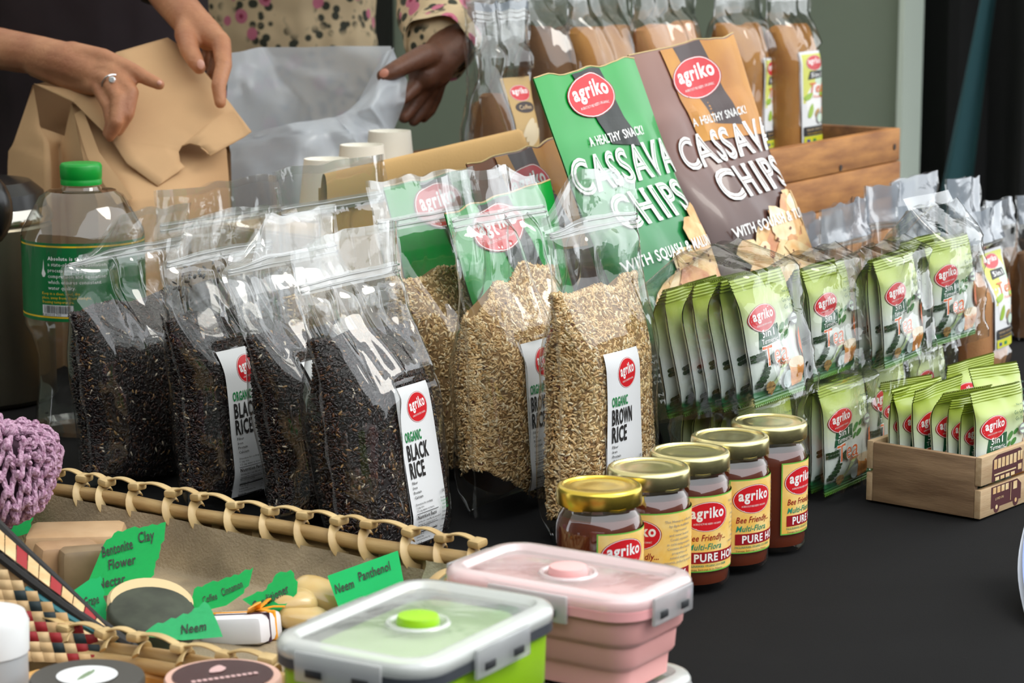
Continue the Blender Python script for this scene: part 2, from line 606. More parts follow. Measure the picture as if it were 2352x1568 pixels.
# unseen canopy and facade, added to shape the light; open sky between them
b = MB(); b.grid(lambda u, v: np.stack([-1.0 + u * 6.6, .75 + v * 3.85, 1.72 + .02 * np.sin(u * 9)], 1), 20, 2)
CAN = mat('added_canopy_cloth', srgb(236, 234, 226), .8)
tn = CAN.node_tree
t1 = tn.nodes.new('ShaderNodeBsdfTranslucent'); t1.inputs['Color'].default_value = (.82, .80, .74, 1)
t2 = tn.nodes.new('ShaderNodeMixShader'); t2.inputs[0].default_value = .42
tn.links.new(tn.nodes['Principled BSDF'].outputs[0], t2.inputs[1]); tn.links.new(t1.outputs[0], t2.inputs[2])
tn.links.new(t2.outputs[0], tn.nodes['Material Output'].inputs[0])
structure(b.build('added_canopy', CAN, smooth=False))
b = MB(); b.box((3, -7.1, .6), (16, .2, 2.72))  # added unseen facade, dark for the films to mirror
structure(b.build('added_wall_front', mat('added_facade_dark', srgb(70, 74, 68), .8, noise=.3, nscale=1.5), smooth=False))
b = MB(); b.box((-2.6, 0, .9), (.12, 14, 3.3))  # unseen wall behind the camera, added to block light from that side
structure(b.build('added_wall_side', mat('added_facade_dark', (0, 0, 0)), smooth=False))
# dark cloth hung in the doorway, with one teal fold
def curtain(u0, u1, t, m, seed, name, label, amp=.03):
    c = MB()
    c.grid(lambda a, v: np.stack([t + amp * np.sin(a * (u1 - u0) * 34 + seed) + .012 * np.sin(a * (u1 - u0) * 71),
                                  u0 + a * (u1 - u0) + .04 * (v - .5) * np.sin(a * 9), FLOOR_Z + .02 + v * 3.2], 1), 60, 4)
    o = c.build(name, m)
    return tag(o, label, 'curtain')
curtain(1.0, 2.45, WT + .30, mat('cloth_black', srgb(34, 34, 34), .9), .4, 'door_curtain', 'black cloth hanging in the doorway at top right')
s = MB()
s.grid(lambda a, v: np.stack([WT + .16 + .02 * np.sin(a * 6), 2.14 - .14 * (-.4 + v * 2.6) + (a - .5) * np.maximum(.064 - .09 * (-.4 + v * 2.6), .02), -.4 + v * 2.6], 1), 8, 20)
tag(s.build('hanging_scarf', mat('cloth_teal', srgb(50, 92, 98), .85)), 'narrow teal cloth strip hanging against the black doorway', 'cloth')

# table with its black cloth
TX0, TX1, TY0, TY1 = .72, 3.55, .30, 2.15
tb = thing('market_table', 'long folding table under the black cloth', 'table', ((TX0 + TX1) / 2, (TY0 + TY1) / 2, FLOOR_Z))
b = MB(); b.box((0, 0, -FLOOR_Z - .02), (TX1 - TX0 - .02, TY1 - TY0 - .02, .03)); b.build('table_top', mat('table_board', (.3, .3, .3), .6), tb, smooth=False)
for sx in (-1, 1):
    for sy in (-1, 1):
        b = MB(); b.tube([(sx * 1.3, sy * .75, 0), (sx * 1.3, sy * .75, -FLOOR_Z - .035)], .016)
        b.build('leg', mat('leg_steel', (.35, .35, .36), .4, 1.0), tb)
cl = MB()
def cloth_fn(u, v):
    x = TX0 + u * (TX1 - TX0); y = TY0 + v * (TY1 - TY0)
    z = -.0012 + .0011 * fbm(x * 7, y * 7, 5) - .0005
    return np.stack([x, y, z], 1)
cl.grid(cloth_fn, 110, 70)
def skirt(p0, p1, nx):
    d = np.array(p1) - np.array(p0); ln = np.linalg.norm(d); nrm = np.array([d[1], -d[0]]) / ln
    def fn(u, v):
        a = .018 * (1 - v) * np.sin(u * ln * 26 + 1.2 * np.sin(u * 7)) + .004
        q = np.array(p0)[None] + u[:, None] * d[None] + a[:, None] * nrm[None]
        return np.stack([q[:, 0], q[:, 1], -.7 + v * .6985], 1)
    cl.grid(fn, nx, 6)
skirt((TX0, TY0), (TX1, TY0), 160); skirt((TX1, TY0), (TX1, TY1), 100); skirt((TX1, TY1), (TX0, TY1), 160); skirt((TX0, TY1), (TX0, TY0), 100)
tag(cl.build('tablecloth', mat('cloth_table_black', (.0062, .0062, .0066), .95, noise=.15, nscale=14, bump=.12, bscale=900, spec=.15), angle=60),
    'black cloth covering the market table', 'tablecloth')
# ================================================================ clear stand-up pouches
FILM = film_mat('clear_film', haze=.012, gloss=.75, rough=.05, bump=0)
HEADER = film_mat('header_film', haze=.05, gloss=1.1, rough=.05, bump=.10, bscale=30, hazecol=(.90, .91, .88))  # raised haze paints in the layered reflections that whiten the header
MILKY = film_mat('seal_film', haze=.08, gloss=1.2, bump=0, bscale=60, hazecol=(.88, .9, .9))
ZIPM = film_mat('zip_film', haze=.42, gloss=1.1, bump=.0, hazecol=(.9, .92, .92))
BLACKRICE = island_mat('black_rice', [(0, (.0085, .0050, .0055)), (.5, (.016, .0075, .0075)), (.76, (.045, .017, .012)), (.92, (.13, .055, .022)), (.965, (.34, .2, .08)), (.985, (.6, .52, .4))], .32)
BROWNRICE = island_mat('brown_rice', [(0, (.44, .25, .09)), (.16, (.62, .40, .165)), (.36, (.76, .52, .245)), (.62, (.84, .63, .345)), (.88, (.90, .76, .50)), (.988, (.14, .045, .02))], .42)
COREBLACK = mat('rice_core_black', (.007, .004, .0045), .7)
COREBROWN = mat('rice_core_brown', (.27, .155, .058), .8)
def fast_mesh(name, V, F, m, smooth=True):
    me = bpy.data.meshes.new(name)
    k = F.shape[1]
    me.vertices.add(len(V)); me.vertices.foreach_set('co', np.ascontiguousarray(V, dtype=np.float32).ravel())
    me.loops.add(F.size); me.loops.foreach_set('vertex_index', np.ascontiguousarray(F, dtype=np.int32).ravel())
    me.polygons.add(len(F))
    me.polygons.foreach_set('loop_start', np.arange(0, F.size, k, dtype=np.int32))
    me.polygons.foreach_set('loop_total', np.full(len(F), k, dtype=np.int32))
    me.polygons.foreach_set('use_smooth', np.full(len(F), smooth))
    me.materials.append(m)
    me.update(calc_edges=True)
    return me
def spindles(P, A, L, r, g):
    """Grains: centres P, axes A, lengths L, radii r -> vertices, triangles."""
    n = len(P)
    A = A / np.linalg.norm(A, axis=1, keepdims=True)
    h = np.where(np.abs(A[:, 2:3]) < .9, np.array([[0, 0, 1.]]), np.array([[1., 0, 0]]))
    B = np.cross(A, h); B /= np.linalg.norm(B, axis=1, keepdims=True)
    C = np.cross(A, B)
    V = np.empty((n, 10, 3))
    V[:, 0] = P - A * (L / 2)[:, None]; V[:, 9] = P + A * (L / 2)[:, None]
    for k, (f, q) in enumerate(((-.26, 1.0), (.26, .94))):
        for j in range(4):
            a = PI / 2 * j + .4
            V[:, 1 + 4 * k + j] = P + A * (L * f)[:, None] + (B * math.cos(a) + C * math.sin(a) * .8) * (r * q)[:, None]
    base = []
    for j in range(4):
        k = (j + 1) % 4
        base += [(0, 1 + k, 1 + j), (1 + j, 1 + k, 5 + k), (1 + j, 5 + k, 5 + j), (9, 5 + j, 5 + k)]
    F = (np.array(base)[None] + (np.arange(n) * 10)[:, None, None]).reshape(-1, 3)
    return V.reshape(-1, 3), F
class Pouch:
    def __init__(s, Wd, H, T, fill, seed, crease=.0045, curl=0.0, slope=0.0, maskrect=None, basegap=.06, sway=.006, peak=0.0, foil=False, narrow=.09, cell=.052, cut=0.0, cutr=0.0, hshift=0.0, lift=0.0):
        s.lift = lift
        s.cell, s.cut, s.cutr, s.hshift = cell, cut, cutr, hshift
        s.W, s.H, s.T, s.fill, s.seed, s.crease, s.curl, s.slope, s.mask, s.basegap, s.sway, s.peak, s.foil, s.narrow = Wd, H, T, fill, seed, crease, curl, slope, maskrect, basegap, sway, peak, foil, narrow
    def full(s, v):
        return (.72 + .28 * sstep(0, .12, v)) * (1 - sstep(s.fill - .17, s.fill + .12, v))
    def halfw(s, v):
        return s.W / 2 * (1 - s.narrow * s.full(v))
    def half(s, q, v):
        return s.T / 2 * s.full(v) * np.clip(1 - np.abs(q) ** 3.4, 0, 1) ** .5 + .0008
    def mid(s, q, v):
        up = sstep(s.fill - .05, 1, v)
        return s.curl * up * up + s.sway * up * vnoise(q * 1.6 + 3, v * 3, s.seed + 5)
    def pt(s, q, v, side=-1, off=0.0, wrinkle=1.0):
        q = np.asarray(q, float); v = np.asarray(v, float)
        x = q * s.halfw(v) + .004 * vnoise(v * 5, q * 0, s.seed + 9) * (np.abs(q) > .0) * q
        amp = s.crease * (1.05 + .6 * sstep(s.fill - .3, s.fill + .05, v)) * np.clip(1 - np.abs(q) ** 6, 0, 1) * sstep(0, .06, v) * (1 - .75 * sstep(.8, .86, v))
        if s.mask is not None and side < 0:
            x0, z0, x1, z1 = s.mask
            zz = v * s.H
            inx = sstep(x0 - .012, x0 + .002, x) * (1 - sstep(x1 - .002, x1 + .012, x)) * sstep(z0 - .012, z0, zz) * (1 - sstep(z1, z1 + .012, zz))
            amp = amp * (1 - inx)
        a = q * s.W / s.cell; b = v * s.H / (s.cell * 1.35)
        wr = (.75 * facet(a + .45 * b + 3, b - .25 * a, s.seed) + .25 * facet(a * 2.1, b * 2.1 + a, s.seed + 7)) * amp * wrinkle * 1.5
        y = s.mid(q, v) + side * (s.half(q, v) + wr + off)
        hd = sstep(.82, 1.0, v)
        z = v * s.H + 0 * q - s.cut * hd * sstep(.2, 1, -q) - s.cutr * hd * sstep(.3, 1, q) + .003 * hd * vnoise(q * 4, q * 0, s.seed + 77)
        x = x + s.hshift * sstep(.80, 1.05, v)
        return np.stack([x, y, z], -1)
    def core(s, q, v, side=-1, off=0.0):
        return s.pt(q, v, side, -.0016 + off, wrinkle=0)
    def top(s, q):
        return s.fill + s.lift + s.slope * q + s.peak * (1 - np.abs(q - .35)) + .018 * vnoise(q * 3.2, q * 0, s.seed + 3)
    def bot(s, q):
        return .012 + s.basegap * np.clip(-q, 0, 1) ** 1.3 + .35 * s.basegap * np.clip(q, 0, 1) ** 2
    def labelmap(s, x0, z0, wr=0):
        def f(u, w, h):
            x = x0 + np.asarray(u, float); v = (z0 + np.asarray(w, float)) / s.H
            q = x / s.halfw(v)
            def at(q, v):
                a = s.pt(np.minimum(q, 1), v, -1, .0004, wr); b = s.pt(np.clip(2 - q, -1, 1), v, 1, .0004, wr)
                return np.where((q > 1)[:, None], b, a)
            p = at(q, v)
            e = 1e-3
            qq = np.where(q > 1, 2 - q, q); sd = np.where(q > 1, 1.0, -1.0)
            a0 = np.where((q > 1)[:, None], s.pt(qq, v, 1, .0004, wr), s.pt(qq, v, -1, .0004, wr))
            a1 = np.where((q > 1)[:, None], s.pt(qq - e, v, 1, .0004, wr), s.pt(qq - e, v, -1, .0004, wr))
            a2 = np.where((q > 1)[:, None], s.pt(qq, v + e, 1, .0004, wr), s.pt(qq, v + e, -1, .0004, wr))
            n = np.cross(a1 - a0, a2 - a0)
            n /= np.linalg.norm(n, axis=1, keepdims=True) + 1e-12
            n *= (np.sign(n[:, 1]) * sd)[:, None]
            return p + n * h
        return f
def film_parts(root, po, nu=44, nv=60, zip_at=.855, film=None, header=True):
    m = MB()
    hv = .76 if header else 1.0
    for sd in (-1, 1):
        m.grid(lambda a, v: po.pt(a * 2 - 1, v * hv, sd), nu, nv)
    m.build('film', film or FILM, root, angle=0)
    if header:
        m = MB()
        for sd in (-1, 1):
            m.grid(lambda a, v: po.pt(a * 2 - 1, hv + v * (1 - hv), sd), nu, nv // 3)
        m.build('header_film', HEADER, root, angle=0)
    for q in (-1, 1):
        sm = MB()
        def fin(a, v):
            p = po.pt(np.full_like(a, q), v, -1)
            p[:, 0] += q * a * .0045
            p[:, 1] += .0015 * np.sin(v * 40) * a
            return p
        sm.grid(fin, 1, 40)
        sm.build('side_seal', MILKY, root, angle=0)
    if zip_at:
        z = MB()
        z.grid(lambda a, v: po.pt(a * 1.96 - .98, zip_at + (v - .5) * .042, -1, .0008, .3), 30, 2)
        for dz in (-.009, .010):
            pts = po.pt(np.linspace(-.98, .98, 24), np.full(24, zip_at + dz), -1, .0016, .3)
            z.tube(pts, .0011, n=5)
        z.build('zip_strip', ZIPM, root, angle=0)
    if header:
        t = MB()
        t.grid(lambda a, v: po.pt(a * 2 - 1, .972 + v * .028, -1, .0005, .3), 30, 2)
        t.build('top_seal', MILKY, root, angle=0)
def rice_parts(root, po, gm, cm, n, seed, extra=0):
    g = np.random.default_rng(seed)
    c = MB()
    def cf(sd):
        def f(a, v):
            q = a * 2 - 1
            return po.core(q * .9997, po.bot(q) + v * (po.top(q) - po.bot(q)), sd)
        return f
    c.grid(cf(-1), 36, 30); c.grid(cf(1), 24, 16)
    c.grid(lambda a, v: po.core((a * 2 - 1) * .9997, po.top(a * 2 - 1), -1) * (1 - v[:, None]) + po.core((a * 2 - 1) * .9997, po.top(a * 2 - 1), 1) * v[:, None], 36, 2)
    core = c.build('rice', cm, root, angle=0)
    q = g.uniform(-1, 1, n)
    ed = g.uniform(0, 1, n) < .30
    q = np.where(ed, np.sign(q) * (1 - g.uniform(0, .68, n) ** 2) ** (1 / 3.4), q * .93); w = g.uniform(0, 1, n)
    sdv = np.where((q < -.8) & (g.uniform(0, 1, n) < .35), 1.0, -1.0)
    w = np.where(g.uniform(0, 1, n) < .06, 1 - .02 * g.uniform(0, 1, n), w)
    v = po.bot(q) + w * (po.top(q) - po.bot(q))
    if extra:
        q[:extra] = g.uniform(-.85, .7, extra); v[:extra] = np.clip(g.normal(.79, .03, extra), .73, .835)
    d = g.uniform(0, .0022, n)
    P = np.where((sdv > 0)[:, None], po.core(q, v, 1, -d), po.core(q, v, -1, -d))
    e = 2e-3
    Du = po.core(q + e, v) - po.core(q - e, v); Dv = po.core(q, v + e) - po.core(q, v - e)
    Du /= np.linalg.norm(Du, axis=1, keepdims=True); Dv /= np.linalg.norm(Dv, axis=1, keepdims=True)
    th = g.uniform(0, 2 * PI, n)
    Nn = np.cross(Du, Dv)
    A = Du * np.cos(th)[:, None] + Dv * np.sin(th)[:, None] + Nn * g.normal(0, .11, n)[:, None]
    V, F = spindles(P, A, g.uniform(.0058, .0076, n), g.uniform(.00125, .00160, n), g)
    link('grains', fast_mesh('grains', V, F, gm), core, kind='stuff')
def rice_label(kind):
    P = Print()
    w, h = .054, .138
    P.rect(0, 0, w, h, INK['paper'], 10, 20)
    logo(P, .030, h - .020, .0145, .0125, rot=.10)
    P.text('ORGANIC', .005, h - .0475, .0120, INK['green'], bold=.03, width=.024, res=2)
    P.text(kind, .005, h - .0635, .0190, INK['black'], bold=.03, width=.031, res=2)
    P.text('RICE', .005, h - .0790, .0190, INK['black'], bold=.03, width=.0215, res=2)
    for k, s in enumerate(('Fiber', 'Iron', 'Protein', 'Calcium')):
        P.text(s, .0055, h - .0845 - .0042 * k, .0036, INK['black'], bold=.012, res=1)
    for k, s in enumerate(('Direction for cooking:', '1 cup rice', '2 cups water or more' if kind == 'BROWN' else '1.5 cup water or more')):
        P.text(s, .0055, h - .1030 - .0028 * k, .0027, INK['black'], bold=.008, res=1)
    P.rect(.0045, h - .1105, .0375, h - .1100, INK['black'], 4)
    P.text('Nutrition Facts', .0052, h - .1143, .0041, INK['black'], bold=.03, res=1)
    yy = h - .1172
    for k, (s, t2, th) in enumerate((('Serving size 1 cup (45g raw, uncooked)', '', 0), ('Servings Per Container about 10', '', 1), ('Amount per serving', '', 0), ('Calories 160', 'Calories from Fat 5', 2),
                                 ('Total Fat 1g', '1%', 0), ('Sodium 5mg', '0%', 0), ('Total Carbohydrate 31g', '11%', 0), ('Protein 3g', '', 2))):
        P.text(s, .0055, yy, .0021, INK['black'], bold=.012, res=1)
        if t2: P.text(t2, .0368, yy, .0020, INK['black'], align='r', res=1)
        if th: P.rect(.0052, yy - .0010, .0372, yy - .0010 + .0005 * th, INK['black'], 4)
        yy -= .0026
    P.text('1KG', .0478, h - .0985, .0042, INK['black'], align='c', bold=.01, res=1)
    yy = h - .1035
    for s, m in (('Product of', 'black'), ('PAGLINAWAN', 'green'), ('ORGANIC', 'green'), ('ECO FARM', 'green'), ('Dumingag', 'black'), ('Zamboanga del Sur', 'black'), ('Philippines', 'black'), ('', 'black'),
                 ('Distributed by', 'black'), ('AGRIKO Multi', 'black'), ('Trade and', 'black'), ('Enterprises', 'black')):
        if s: P.text(s, .0465, yy, .0024, INK[m], align='c', bold=.008, width=min(.0122, .00135 * len(s)), res=1)
        yy -= .0029
    return P
def rice_bag(label, kind, left, ground_u, Wd, H, lean, yaw, seed, fill=.66, T=.070, n=13000, lab=True, extra=0, roll=0.0, group=None, zip_at=.855, **kw):
    """left = X of the left edge at the base, ground_u = Y of the base."""
    w, h = .054, .138
    lx = kw.pop('lx', .024); lz = kw.pop('lz', .030)
    kw.setdefault('lift', .045)
    po = Pouch(Wd, H, T, fill - .03, seed, maskrect=(lx, lz, lx + w, lz + h) if lab else None, **kw)
    root = thing('rice_bag', label, 'rice bag', (left + Wd / 2, ground_u, 0.001), (-lean, roll, yaw), group)
    rice_parts(root, po, BLACKRICE if kind == 'BLACK' else BROWNRICE, COREBLACK if kind == 'BLACK' else COREBROWN, n, seed, extra)
    film_parts(root, po, zip_at=zip_at)
    if lab:
        rice_label(kind).build('label', po.labelmap(lx, lz), root, lift=.0010, dl=.00008, maxlen=.0035)
    return root
GB, GR = 'bags of black rice in a file', 'bags of brown rice in a file'
rice_bag('clear bag of black rice nearest the honey jars, its white label fully in view', 'BLACK', 1.606, 1.214, .150, .284, R(10), R(1), 41, fill=.67, group=GB, crease=.0095, lx=-.016, lz=.006, narrow=.08, basegap=.02, hshift=.016, cut=.012, curl=.01)
rice_bag('black rice bag right behind the one with the fully visible label', 'BLACK', 1.672, 1.335, .170, .284, R(11), R(-1), 12, fill=.60, group=GB, crease=.008, lx=-.042, lz=.010, curl=.03, narrow=.12, hshift=.034, cut=.03)
rice_bag('black rice bag with loose grains stuck under its zip', 'BLACK', 1.696, 1.462, .168, .272, R(7), R(1), 23, fill=.64, group=GB, extra=30, lx=-.050, lz=.006, crease=.007, narrow=.11, hshift=.020, cut=.02, cutr=.004)
rice_bag('leftmost black rice bag in front of the water bottle', 'BLACK', 1.700, 1.590, .165, .262, R(6), R(0), 34, fill=.66, group=GB, crease=.008, lab=False, narrow=.08, hshift=.030, cut=.035)
rice_bag('frontmost brown rice bag with its label fully in view beside the jars', 'BROWN', 1.776, 1.104, .150, .326, R(2), R(1), 45, fill=.66, group=GR, crease=.0085, lx=-.044, lz=.030, n=13000, curl=.006, cut=.035, cutr=.018, hshift=-.004)
rice_bag('middle brown rice bag with a folded neck, half label showing', 'BROWN', 1.818, 1.222, .166, .318, R(4), R(0), 56, fill=.62, group=GR, crease=.0115, lx=-.036, lz=.018, n=13000, peak=.06, slope=.03, curl=.012, basegap=.13, cutr=.015, hshift=-.008)
rice_bag('brown rice bag at the back of the file, dim label behind its neighbour', 'BROWN', 1.885, 1.350, .172, .298, R(5), R(0), 67, fill=.66, n=8000, group=GR, lx=-.014, lz=.012, curl=.01)
rice_bag('brown rice bag behind the black rice, only its clear top showing', 'BROWN', 1.905, 1.490, .185, .300, R(6), R(0), 78, fill=.56, group=GR, n=1500, lab=False, crease=.008)
rice_bag('rearmost rice bag with a shiny creased top beside the paper bag', 'BLACK', 1.905, 1.650, .205, .268, R(6), R(0), 89, fill=.60, group=GB, n=1200, lab=False, crease=.009)
# ================================================================ honey jars
GLASS = film_mat('jar_glass', tint=(.99, .98, .97), gloss=1.0, rough=.02, haze=0, bump=0)
HONEY = mat('honey', srgb(112, 50, 28), .25, col2=srgb(92, 38, 20), nscale=8, spec=.3)
GOLD = mat('lid_gold', srgb(226, 214, 156), .26, 1.0)
GOLD1 = mat('lid_deep_gold', srgb(226, 196, 84), .26, 1.0)
HLAB = mat('honey_label', srgb(240, 190, 84), .4, col2=srgb(246, 214, 140), nscale=60)
def honey_label(shift=0):
    P = Print()
    w, h = .112, .064
    P.rect(0, 0, w, h, mat('label_edge_green', srgb(112, 186, 74), .4), 44, 2)
    P.rect(.0011, .0011, w - .0011, h - .0011, HLAB, 44, 2)
    logo(P, .0235, h - .0175, .0195, .0118)
    P.text('Bee Friendly...', .006, h - .0375, .0075, INK['dred'], shear=.25, bold=.012, width=.036, res=2)
    P.text('Multi-Flora', .006, h - .0450, .0072, INK['teal'], shear=.25, bold=.012, width=.031, res=2)
    P.rect(.0055, h - .0565, .075, h - .0470, INK['dred'], 26, 1)
    P.text('PURE HONEY', .0115, h - .0550, .0092, INK['white'], bold=.03, width=.058, res=3)
    P.text('PAGLINAWAN ORGANIC ECO FARM', .0055, h - .0596, .0028, INK['teal'], bold=.01, width=.037, res=1)
    P.text('Dumingag, Zamboanga del Sur, Philippines', .0065, h - .0624, .0022, INK['black'], width=.032, res=1)
    for k, s in enumerate(('This Honey is collected', 'by Apis mellifera', 'Unprocessed', 'and never heated.', 'Could crystalize', 'in cold temperature.', 'Contains the healing', 'properties of', 'natural enzymes,', 'minerals, pollen & propolis')):
        P.text(s, .062, h - .0085 - .0037 * k, .0030, INK['grey'], align='c', bold=.006, width=min(.031, .00132 * len(s)), res=1)
    P.text('No Preservatives', .056, h - .0592, .0024, INK['dred'], res=1)
    return P
def jarwall(r0=.0345):
    return [(.029, .0), (.0325, .0015), (.0345, .006), (.0348, .014), (.0343, .017), (.0345, .020), (.0345, .078), (.0340, .083), (.0318, .0895), (.0292, .0935), (.0285, .0955), (.0290, .100)]
def honey_jar(label, x, y, ang, lidm, yaw=0, tall=1.0):
    root = thing('honey_jar', label, 'honey jar', (x, y, .0006), (0, 0, 0), 'row of honey jars')
    g = MB(); g.lathe(jarwall(), 48, cap=False); g.lathe([(.001, .0), (.029, .0)], 48, cap=False)
    g.build('glass', GLASS, root, angle=0)
    hn = MB(); hn.lathe([(.0275, .0045), (.0325, .006), (.0334, .012), (.0332, .078), (.0325, .083), (.0300, .0895), (.0001, .0897)], 48, cap=True)
    hn.build('honey', HONEY, root, angle=30)
    ld = MB()
    n = 72
    ld.lathe([(.0320, .0985), (.0332, .0985), (.0336, .1000), (.0336, .1095), (.0328, .1118), (.0312, .1130), (.0292, .1130), (.0282, .1116), (.0250, .1113), (.0215, .1121), (.0190, .1112), (.0120, .1116), (.0001, .1118)], n, cap=False)
    for k in range(6):
        a = 2 * PI * k / 6 + ang
        for dz in range(-3, 4):
            b2 = a + dz * .055
            ld.box((.0325 * math.cos(b2), .0325 * math.sin(b2), .0982 + .0002 * abs(dz)), (.0022, .0021, .0018), (0, 0, b2))
    ld.build('lid', lidm, root, angle=40)
    phic = math.atan2(-y, -x)
    rr = .0349
    def lm(u, v, h):
        a = phic + ang + np.asarray(u, float) / rr
        return np.stack([(rr + h) * np.cos(a), (rr + h) * np.sin(a), .0175 + np.asarray(v, float)], 1)
    honey_label().build('label', lm, root, lift=.0002, dl=.00004, maxlen=.004)
    return root
JT = [1.591, 1.668, 1.7365, 1.8075, 1.8800]
JA = [-.05, -.95, -.20, .0, .34]
JL = ['nearest honey jar, its deep gold lid just above the pink lunch box', 'second honey jar from the pink lunch box, turned so its label text column shows',
      'middle honey jar of the five in the row', 'fourth honey jar, its yellow label square to the camera', 'farthest honey jar in the row, next to the tea packs']
for k in range(5):
    honey_jar(JL[k], JT[k], .952, JA[k], GOLD1 if k == 0 else GOLD)

# ================================================================ tea sachets
FOIL = uv_ramp_mat('sachet_foil', [(0, srgb(96, 150, 40)), (.05, srgb(28, 96, 52)), (.10, srgb(40, 110, 66)), (.125, srgb(196, 208, 200)), (.42, srgb(216, 222, 216)), (.62, srgb(198, 212, 170)), (.80, srgb(172, 188, 96)), (.90, srgb(152, 172, 54)), (1, srgb(160, 178, 62))], rough=.32, coat=.2)
SW, SH, ST = .096, .106, .0105
def sachet_pt(q, v, side=-1, off=0.0, seed=3, bend=0.0):
    q = np.asarray(q, float); v = np.asarray(v, float)
    body = sstep(.07, .22, v) * (1 - sstep(.74, .90, v))
    h = ST / 2 * body * np.clip(1 - np.abs(q) ** 7, 0, 1) ** .6 + .0005
    seal = np.maximum(sstep(.875, .905, v), 1 - sstep(.065, .09, v))
    y = side * (h + off) + .0006 * seal * np.sin(v * SH / .0026 * 2 * PI) \
        + .0016 * (1 - seal) * vnoise(q * 3 + seed, v * 4, seed) * (1 - np.abs(q) ** 4) + .003 * vnoise(q * 1.5, v * 2, seed + 4) * sstep(.6, 1, v) + bend * sstep(.7, 1.05, v) ** 1.5
    x = q * SW / 2 * (1 - .05 * body) + .0008 * vnoise(v * 9, v * 0, seed)
    return np.stack([x, y, v * SH + 0 * q], -1)
def sachet_mesh(seed, bend):
    m = MB()
    def fn(sd):
        def f(a, v):
            p = sachet_pt(a * 2 - 1, v, sd, seed=seed, bend=bend)
            i = np.round(a * 56)
            zz = np.where(i % 2 == 0, .0010, -.0010)
            p[:, 2] += np.where(v > .999, zz, 0) + np.where(v < .001, zz, 0)
            return p
        return f
    for sd in (-1, 1):
        m.grid(lambda a, v: fn(sd)(a, np.interp(v, [0, .18, .62, 1], [0, .08, .86, 1])), 56, 56, uvs=True)
    for k in m.uv:
        m.uv[k] = (m.uv[k][0], float(np.interp(m.uv[k][1], [0, .18, .62, 1], [0, .08, .86, 1])))
    return m.mesh('foil', FOIL, True, 0)
def leaf_print(seed, bend):
    """Only the leaf sprigs that run over the sachet's left edge."""
    P = Print()
    for (y0, n) in ((.0425, 6), (.0150, 3)):
        for k in range(n):
            for sgn in (-1, 1):
                P.ellipse(-.0275 + k * .0028, y0 + sgn * .0021 + .0006 * k, .0024, .0021, INK['leaf'], n=9, rings=1)
    def fm(u, v, h):
        q = np.clip((np.asarray(u, float) - .0050) * 26.8, -1.0, 1.0)
        return sachet_pt(q, np.asarray(v, float) / .122, -1, .0, seed, bend) + np.array([0, -1.0, 0]) * h
    return P.mesh('print', fm, lift=.00035, dl=.00004, maxlen=.004)
